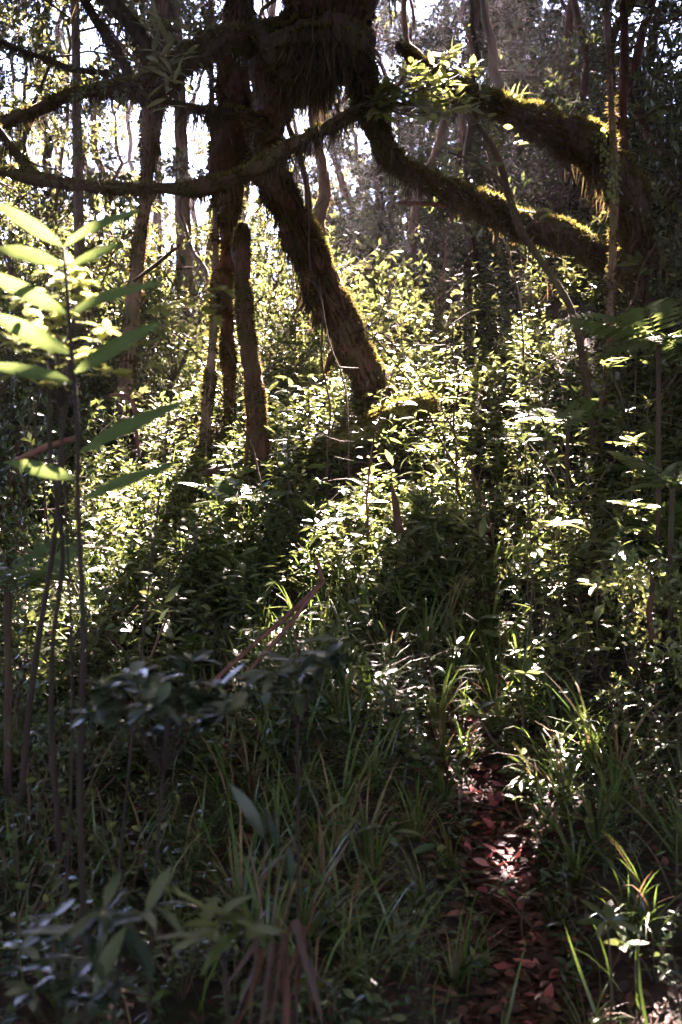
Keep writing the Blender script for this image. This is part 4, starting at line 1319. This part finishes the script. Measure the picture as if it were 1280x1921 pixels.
nodes = [(90, 1800, 2.0), (140, 1840, 1.95), (60, 1860, 1.9), (190, 1800, 2.05), (170, 1880, 1.95), (40, 1780, 2.0), (220, 1850, 2.0), (100, 1720, 2.05)]
reach_plant('low_shrub', 'dim small-leaved shrub filling the lower left corner out of focus', 'shrub', b, nodes, 'oval_blue', (.045, .065), 10, .004)
b = np.array([-.19, 1.95, 0.])
b[2] = h(b[0], b[1])
nodes = [(410, 1720, 1.95), (460, 1740, 1.95), (380, 1740, 1.95)]
reach_plant('drooping_plant', 'blurred plant with broad drooping grey-green leaves at bottom left of centre', 'plant', b, nodes, 'lance_mid', (.09, .13), 5, .005)
# three upright bluish leaves on a stem left of centre
b = np.array([-.2, 2.0, 0.])
b[2] = h(b[0], b[1])
up = thing('upright_leaf_plant', 'out-of-focus plant holding three narrow grey leaves upright before the grass', 'plant', tuple(b))
for (x0, y0, x1, y1) in [(500, 1580, 440, 1470), (525, 1610, 498, 1508), (545, 1665, 545, 1590)]:
    p0, p1 = P(x0, y0, 2.0), P(x1, y1, 2.0)
    tb = Tube([[0, 0, -.02, .004], [*((p0 - b) * .5 + jit(.01)), .003], [*(p0 - b), .002]], .06, 5, 0)
    link('stem', MB().add(tb.V, tb.F).mesh('stem', G['twig']), up)
    link('leaf', LM['lance_blue'][2], up, leaf_M(p0 - b, p1 - p0, np.array([.9, -.6, .2]) + jit(.2), np.linalg.norm(p1 - p0) * 1.05, 1.0))

# seedlings and sunlit pieces one can pick out
def whorl_plant(name, label, px, py, d, n, L, key, el=.2, stem_to=None):
    c = P(px, py, d)
    b = np.array([c[0], c[1], h(c[0], c[1]) - .01])
    t = thing(name, label, 'plant', tuple(b))
    top = c - b
    tb = Tube([[0, 0, 0, .005], [*(top * .5 + jit(.01)), .004], [*top, .003]], .05, 5, .1)
    link('stem', MB().add(tb.V, tb.F).mesh('stem', G['twig']), t)
    for j in range(n):
        a = j * 2 * PI / n + random.gauss(0, .15) + .5
        e = random.gauss(el, .2)
        D = np.array([math.cos(a) * math.cos(e), math.sin(a) * math.cos(e), math.sin(e)])
        link('leaf', random.choice(LM[key]), t, leaf_M(top, D, np.array([0, 0, 1.]) + jit(.2), random.uniform(*L)))
    return t


whorl_plant('three_leaf_seedling', 'pale three-leaved seedling standing right of the leaf-strewn path', 1140, 1610, 3.9, 3, (.09, .11), 'lance_fresh', .35)
whorl_plant('rosette_plant', 'pale green rosette plant at the head of the leaf-strewn path', 985, 1265, 4.9, 9, (.10, .14), 'lance_mid', .25)
whorl_plant('sunlit_whorl', 'whorl of long yellow-green leaves bleached by the sun above the grassy bank', 1000, 1030, 5.6, 13, (.15, .2), 'lance_fresh', .2)
whorl_plant('sunlit_whorl', 'second bleached whorl of long leaves just right of and above the yellow-green one', 1050, 985, 5.75, 12, (.14, .19), 'lance_fresh', .25)
whorl_plant('sunlit_whorl', 'lower bleached leaf whorl among the sunlit right-hand bushes', 1120, 1100, 5.4, 11, (.12, .17), 'lance_fresh', .2)
whorl_plant('pale_whorl', 'pale whorl of leaves in a sun fleck near the right-hand fern', 990, 915, 6.0, 7, (.09, .12), 'lance_fresh', .3)
whorl_plant('upper_whorl', 'pale leaf whorl on a tall stem just above the pale whorl by the fern', 1040, 865, 6.3, 7, (.09, .12), 'lance_fresh', .3)
whorl_plant('lower_right_plant', 'blurred narrow-leaved plant on the dark ground at lower right', 1140, 1730, 3.0, 7, (.10, .13), 'lance_mid', .1)
whorl_plant('path_edge_plant', 'small narrow-leaved plant growing over the lower end of the path', 985, 1680, 3.6, 6, (.05, .07), 'lance_mid', .3)

def fern_at(label, px, py, d, n, L, el, key=None):
    c = P(px, py, d)
    b = np.array([c[0], c[1], h(c[0], c[1]) - .02])
    t = thing('fern', label, 'fern', tuple(b))
    tb = Tube([[0, 0, 0, .02], [*((c - b) * .5 + jit(.01)), .016], [*(c - b), .014]], .06, 7, .2)
    link('stalk', MB().add(tb.V, tb.F).mesh('stalk', G['barkdark']), t)
    for j in range(n):
        a = j * 2 * PI / n + random.gauss(0, .2)
        e = random.gauss(el, .2)
        D = np.array([math.cos(a) * math.cos(e), math.sin(a) * math.cos(e), math.sin(e)])
        link('frond', random.choice(FROND), t, leaf_M(c - b, D, np.array([0, 0, 1.]) + jit(.15), random.uniform(*L)))


fern_at('pale arching fern at the right edge in a sun fleck', 1262, 915, 5.2, 8, (.35, .5), .4)
fern_at('bright green fern with flat fronds high at right before the dark bushes', 1235, 640, 6.0, 8, (.5, .7), .1)
fern_at('dim fern at the left edge beside the thin dark stems', 15, 1110, 4.0, 8, (.35, .5), .3)
fern_at('low fern with long fronds in front of the broken-topped snag', 455, 945, 7.0, 9, (.4, .6), .25)
fern_at('fresh green fern on the slope just above the snapped red-brown pole', 610, 985, 6.9, 8, (.35, .5), .3)
fern_at('grey-green fern at right below the string of climbing leaves', 1065, 800, 7.0, 7, (.35, .5), .3)
random.seed(21)
for i in range(34):
    px = random.uniform(0, 1280)
    d = random.uniform(6.2, 11.5)
    b = ground_pt(px, d)
    L = random.uniform(.7, 2.4)
    lx, ly = random.gauss(0, .3), random.gauss(0, .2)
    t = thing('bare_stem', None, 'stem', tuple(b), 'bare stems in the undergrowth')
    w = np.array([[lx * L * q * q, ly * L * q, L * q - .05, .004 + .006 * (1 - q)] for q in (0, .3, .6, 1)])
    tb = Tube(w, .07, 5, .15, .05, i)
    link('shaft', MB().add(tb.V, tb.F).mesh('shaft', G[random.choice(['barkdark', 'stick', 'twig', 'bark'])]), t)
    for q in range(random.randint(1, 3)):
        k0 = tb.c[int(len(tb.c) * random.uniform(.4, .95)), :3]
        e = k0 + rand_dirs(1, (.0, .7))[0] * random.uniform(.15, .4)
        tt = Tube([[*k0, .005], [*((k0 + e) / 2 + jit(.02)), .004], [*e, .002]], .08, 4, .1)
        link('side_twig', MB().add(tt.V, tt.F).mesh('side_twig', G['twig']), t)
    PLANTS.append((t, 'stem', 'bare thin stem'))

# leafy bough hanging in the sun at top centre-right
b = np.array([*P(690, 190, 6.75)])
bough = thing('sunlit_bough', 'bright green leafy bough in the sun right of the swollen tree top', 'branch', tuple(b))
for (px, py, d) in [(860, 90, 6.9), (900, 120, 6.9), (830, 140, 6.8), (780, 120, 6.75), (760, 170, 6.7), (870, 160, 6.8), (730, 150, 6.7), (810, 190, 6.7), (720, 200, 6.7), (890, 200, 6.9), (850, 210, 6.8), (920, 170, 7.0)]:
    e = P(px, py, d) - b
    tb = Tube([[0, 0, 0, .01], [*(e * .5 + np.array([0, 0, -.06])), .007], [*e, .003]], .06, 5, .1)
    link('twig', MB().add(tb.V, tb.F).mesh('twig', G['twig']), bough)
    for j in range(30):
        i = int((len(tb.c) - 1) * (1 - random.random() ** 1.5 * .6))
        a = j * 2.4
        D = nrm(np.array([math.cos(a), math.sin(a) * .8, random.gauss(.15, .3)]) + nrm(e) * .4)
        link('leaf', random.choice(LM['oval_fresh'] if random.random() < .6 else LM['oval_mid']), bough, leaf_M(tb.c[i, :3] + jit(.02), D, np.array([0, -.3, 1.]) + jit(.4), random.uniform(.08, .12)))

# leaves climbing the pale stem at right, lit by the sun
pts = pix_pts([(1128, 250, 7.95, 4), (1140, 290, 7.95, 4), (1147, 330, 7.95, 4), (1150, 372, 7.95, 3)])
b = pts[0, :3]
vine = thing('climbing_vine', 'string of tiny sunlit round leaves climbing the slender pale stem', 'vine', tuple(b))
tb = Tube(rel(pts, vine), .05, 5, .1)
link('stem', MB().add(tb.V, tb.F).mesh('stem', G['twig']), vine)
for j in range(150):
    i = random.randrange(len(tb.c))
    p = tb.c[i, :3] + np.array([random.gauss(0, .035), random.gauss(-.02, .02), random.gauss(0, .03)])
    D = np.array([random.gauss(0, .6), random.gauss(-.3, .4), -.8])
    link('leaf', random.choice(LM['oval_fresh']), vine, leaf_M(p, D, np.array([0, -1., .5]) + jit(.5), random.uniform(.03, .05), 1.3))

# dark young tree leaning in the middle right
rows = [(1075, 590, 7.2, 7), (1012, 485, 7.2, 6), (978, 432, 7.2, 8), (957, 372, 7.2, 7), (936, 300, 7.2, 6), (906, 247, 7.2, 5), (868, 200, 7.2, 3)]
b = ground_pt(1120, 7.3)
yt = thing('leaning_sapling', 'thin dark bare-stemmed young tree leaning left across the lower right limb', 'tree', tuple(b))
g = np.array([[b[0], b[1], b[2] - .05, .03], [*P(1105, 750, 7.25), .03]])
tb = stem(yt, 'trunk', None, 'barkdark', 8, .12, .3, .2, world_pts=np.vstack([g, pix_pts(rows)]), seed=60)
stem(yt, 'branch', [(957, 372, 7.2, 5), (930, 330, 7.2, 3.5), (880, 300, 7.2, 2.5), (840, 285, 7.2, 2)], 'barkdark', 6, .1)
stem(yt, 'branch', [(980, 435, 7.2, 4), (1020, 400, 7.2, 2.5), (1060, 380, 7.2, 2)], 'barkdark', 6, .1)
for (px, py) in [(850, 290), (880, 295), (900, 320), (930, 260), (900, 235), (960, 330), (985, 400), (1030, 395), (960, 270), (920, 290), (1000, 350), (940, 340)]:
    c = P(px, py, 7.2 + random.uniform(-.15, .15)) - b
    for j in range(6):
        a = j * 1.05
        D = np.array([math.cos(a), math.sin(a), random.gauss(0, .3)])
        link('leaf', random.choice(LM['oval_mid'] if j % 2 else LM['oval_fresh']), yt, leaf_M(c + jit(.05), D, np.array([0, -.2, 1]) + jit(.3), random.uniform(.06, .09)))
# leaves riding the lower right limb
for (nm, lab, px, py, d) in [('epiphyte', 'pale drooping leaves of a small epiphyte on top of the lower right limb', 830, 335, 7.75), ('tuft_epiphyte', 'spiky sunlit epiphyte tuft sitting on the arching limb', 965, 190, 7.7), ('strap_epiphyte', 'narrow-leaved epiphyte clump growing where the upper left limb meets the swollen top', 325, 95, 6.72)]:
    c = P(px, py, d)
    t = thing(nm, lab, 'plant', tuple(c))
    n, L, key, el = {'epiphyte': (9, (.12, .17), 'lance_fresh', .0), 'tuft_epiphyte': (14, (.10, .16), 'lance_fresh', .9), 'strap_epiphyte': (70, (.14, .24), 'lance_mid', .2)}[nm]
    for j in range(n):
        a = j * 2.4
        e = random.gauss(el, .35)
        D = np.array([math.cos(a) * math.cos(e), math.sin(a) * math.cos(e), math.sin(e)])
        p = jit(.03) if nm != 'strap_epiphyte' else np.array([random.gauss(0, .09), random.gauss(0, .06), random.gauss(0, .17)])
        link('leaf', random.choice(LM[key]), t, leaf_M(p, D, np.array([0, -.2, 1.]) + jit(.3), random.uniform(*L), .7))

# --- fallen wood
b = ground_pt(690, 8.45)
lg = thing('fallen_log', 'thick fallen log with bright yellow-green moss at the foot of the leaning tree', 'log', tuple(b))
stem(lg, 'log_body', [(548, 872, 8.2, 16), (600, 848, 8.25, 25), (655, 822, 8.35, 29), (715, 796, 8.45, 30), (775, 768, 8.6, 26), (812, 753, 8.75, 14)], 'mossbark', 16, .2, 4.0, .5, seed=70, hang_len=(.03, .08), moss_len=(.015, .045), cover=-.75)


def pole(name, label, rows, mat='stick', cat='stick', wander=.0, extra=()):
    pts = pix_pts(rows)
    t = thing(name, label, cat, tuple(pts[0, :3]))
    tb = Tube(rel(pts, t), .06, 7, .12, wander, len(rows))
    link('shaft', MB().add(tb.V, tb.F).mesh('shaft', G[mat]), t)
    for rws in extra:
        q = rel(pix_pts(rws), t)
        tb = Tube(q, .06, 6, .12)
        link('broken_end', MB().add(tb.V, tb.F).mesh('broken_end', G[mat]), t)
    return t


pole('broken_pole', 'upper of two broken red-brown poles, its snapped end standing up', [(385, 1292, 4.7, 4), (470, 1215, 4.9, 4.5), (545, 1150, 5.05, 4.5), (606, 1092, 5.2, 4.5)], extra=[[(604, 1094, 5.2, 5), (600, 1068, 5.2, 5), (593, 1045, 5.2, 3)]])
pole('broken_pole', 'lower of two broken red-brown poles, lying beside the snapped one', [(450, 1275, 4.85, 3.5), (520, 1200, 5.0, 4), (575, 1130, 5.1, 4), (612, 1085, 5.18, 3)])
pole('pink_stick', 'short pinkish dead stick crossing behind the ginger leaves', [(28, 866, 3.2, 6), (90, 838, 3.2, 7), (148, 820, 3.2, 5)])
pole('bent_stick', 'bent reddish stick hooked over by the left trunk', [(206, 742, 4.0, 3), (238, 742, 4.0, 4), (252, 765, 4.0, 4), (256, 810, 4.0, 3), (262, 860, 4.05, 2)])
pole('grey_stick', 'broken brown stick poking out below the lower right limb', [(748, 380, 8.0, 4), (800, 383, 7.95, 5), (838, 386, 7.9, 4)])
pole('thin_branch', 'thin bare dead branch slanting behind the left trunk', [(250, 528, 8.4, 3), (295, 495, 8.4, 4), (338, 458, 8.4, 2.5)], 'barkdark')
pole('red_twig', 'thin reddish twig standing in the dark leaves left of the broken poles', [(280, 1240, 4.6, 2), (300, 1190, 4.6, 2.5), (318, 1150, 4.6, 2)])
pole('right_stick', 'rough reddish-brown upright stub among the sunlit right-hand bushes', [(1224, 1200, 4.9, 5), (1220, 1150, 4.92, 6), (1226, 1110, 4.9, 4.5), (1219, 1060, 4.88, 1.5)], 'bark', wander=.02)
pole('fallen_branch', 'dark dead branch lying below the slim mossy pole', [(370, 893, 7.7, 5), (410, 880, 7.7, 7), (455, 868, 7.75, 4)], 'barkdark')
pole('brown_stump', 'small reddish splintered stump in front of the sunlit bush', [(748, 1000, 6.3, 9), (743, 950, 6.3, 7), (734, 905, 6.3, 2)], 'bark')
for (lab, rows) in [('thin dark stem rising through the ginger leaves, the straighter of two', [(112, 1600, 2.9, 6), (104, 1300, 2.9, 5), (112, 1050, 2.9, 5), (104, 850, 2.9, 4), (97, 650, 2.9, 4), (106, 520, 2.9, 2)]),
                    ('thin dark stem bowed near the left edge behind the ginger', [(40, 1500, 3.2, 6), (58, 1250, 3.2, 6), (100, 1000, 3.2, 5), (118, 780, 3.2, 4), (138, 600, 3.2, 2)])]:
    t = pole('dark_stem', lab, rows, 'stemdark', 'stem', .02)
# rusty drooping dead fronds near the bottom
b = ground_pt(540, 2.3)
dd = thing('dead_fern', 'rusty dead fern with limp hanging brown strips at bottom centre', 'fern', tuple(b))
DS = [MB().add(*ribbon_t(5, .07, bb, tw), j * .3).mesh('dead_blade', G['hangdead']) for j, (bb, tw) in enumerate(((.5, .8), (.9, 1.6), (.3, -.9)))]
for i in range(26):
    c = P(535 + random.uniform(-60, 70), 1735 + random.uniform(-25, 70), 2.3 + random.uniform(-.08, .08)) - b
    D = nrm(np.array([random.gauss(0, .3), random.gauss(0, .3), -1.0]))
    X = nrm(np.cross(D, jit(1)))
    Y = np.cross(D, X)
    L = random.uniform(.12, .28)
    link('dead_blade', random.choice(DS), dd, Matrix([[X[0] * L, Y[0] * L, D[0] * L, c[0]], [X[1] * L, Y[1] * L, D[1] * L, c[1]], [X[2] * L, Y[2] * L, D[2] * L, c[2]], [0, 0, 0, 1]]))
tb = Tube([[0, 0, -.02, .012], [.0, .02, .1, .012], [*(P(535, 1750, 2.3) - b), .008]], .05, 6, .1)
link('stalk', MB().add(tb.V, tb.F).mesh('stalk', G['stick']), dd)
# dry grass hanging over the bank in the middle
for (px, d, s) in [(640, 3.9, .9), (610, 3.6, .8), (690, 3.9, .8), (470, 4.4, .9), (430, 4.6, .9), (660, 3.4, .7)]:
    build(proto_tuft(20, (.3, .55), .85), 'dry_grass', 'grass', ground_pt(px, d), 'dry grass tufts', None, s, None, 'grass', 'tuft of dry brown grass')

# ================================================================== LABELS for the plants set out in loops
MARKS = [('the leaning tree trunk', 610, 560), ('the broken-topped snag', 470, 700), ('the mossy fallen log', 690, 815), ('the leaf-strewn path', 920, 1560), ('the two broken poles', 500, 1180), ('the arching limb', 1010, 235),
         ('the lower right limb', 960, 420), ('the slim mossy pole', 390, 760), ('the left trunk', 250, 560), ('the ginger leaves', 120, 700), ('the sunlit leaf whorl', 1000, 1035), ('the sunlit right bushes', 1150, 1150),
         ('the right-hand pale stem', 1145, 560), ('the swollen tree top', 600, 60), ('the glossy foreground sprigs', 300, 1300), ('the grassy bank', 900, 1070), ('the rusty dead fern', 540, 1790), ('the three-leaved seedling', 1140, 1610),
         ('the lower left corner', 120, 1800), ('the bright gap between trunks', 600, 300), ('the left horizontal limb', 200, 350)]
ORD = ['leftmost', 'second from left', 'third from left', 'fourth from left', 'fifth from left', 'sixth from left', 'seventh from left', 'eighth from left', 'ninth from left', 'tenth from left', 'eleventh from left', 'twelfth from left', 'thirteenth from left', 'fourteenth from left', 'fifteenth from left', 'sixteenth from left', 'seventeenth from left', 'eighteenth from left', 'nineteenth from left']
buckets = {}
for o, kindw, tone in PLANTS:
    p = np.array(o.location)
    lift = .3 if kindw != 'tree' else 2.5
    px, py = proj(p + np.array([0, 0, lift]))
    mk = min(MARKS, key=lambda m: (m[1] - px) ** 2 + (m[2] - py) ** 2)
    dx, dy = px - mk[1], py - mk[2]
    rl = ('right of' if dx > 0 else 'left of') if abs(dx) > abs(dy) else ('below' if dy > 0 else 'above')
    buckets.setdefault((tone, rl + ' ' + mk[0]), []).append((px, o))
for (tone, where), lst in buckets.items():
    lst.sort(key=lambda a: a[0])
    for i, (px, o) in enumerate(lst):
        if len(lst) == 1:
            o['label'] = f'{tone} {where}'
        elif i == len(lst) - 1:
            o['label'] = f'{tone}, rightmost of those {where}'
        else:
            o['label'] = f'{tone}, {ORD[min(i, 18)]} of those {where}'
print('objects', len(bpy.data.objects), 'tris', sum(len(m.polygons) for m in bpy.data.meshes))
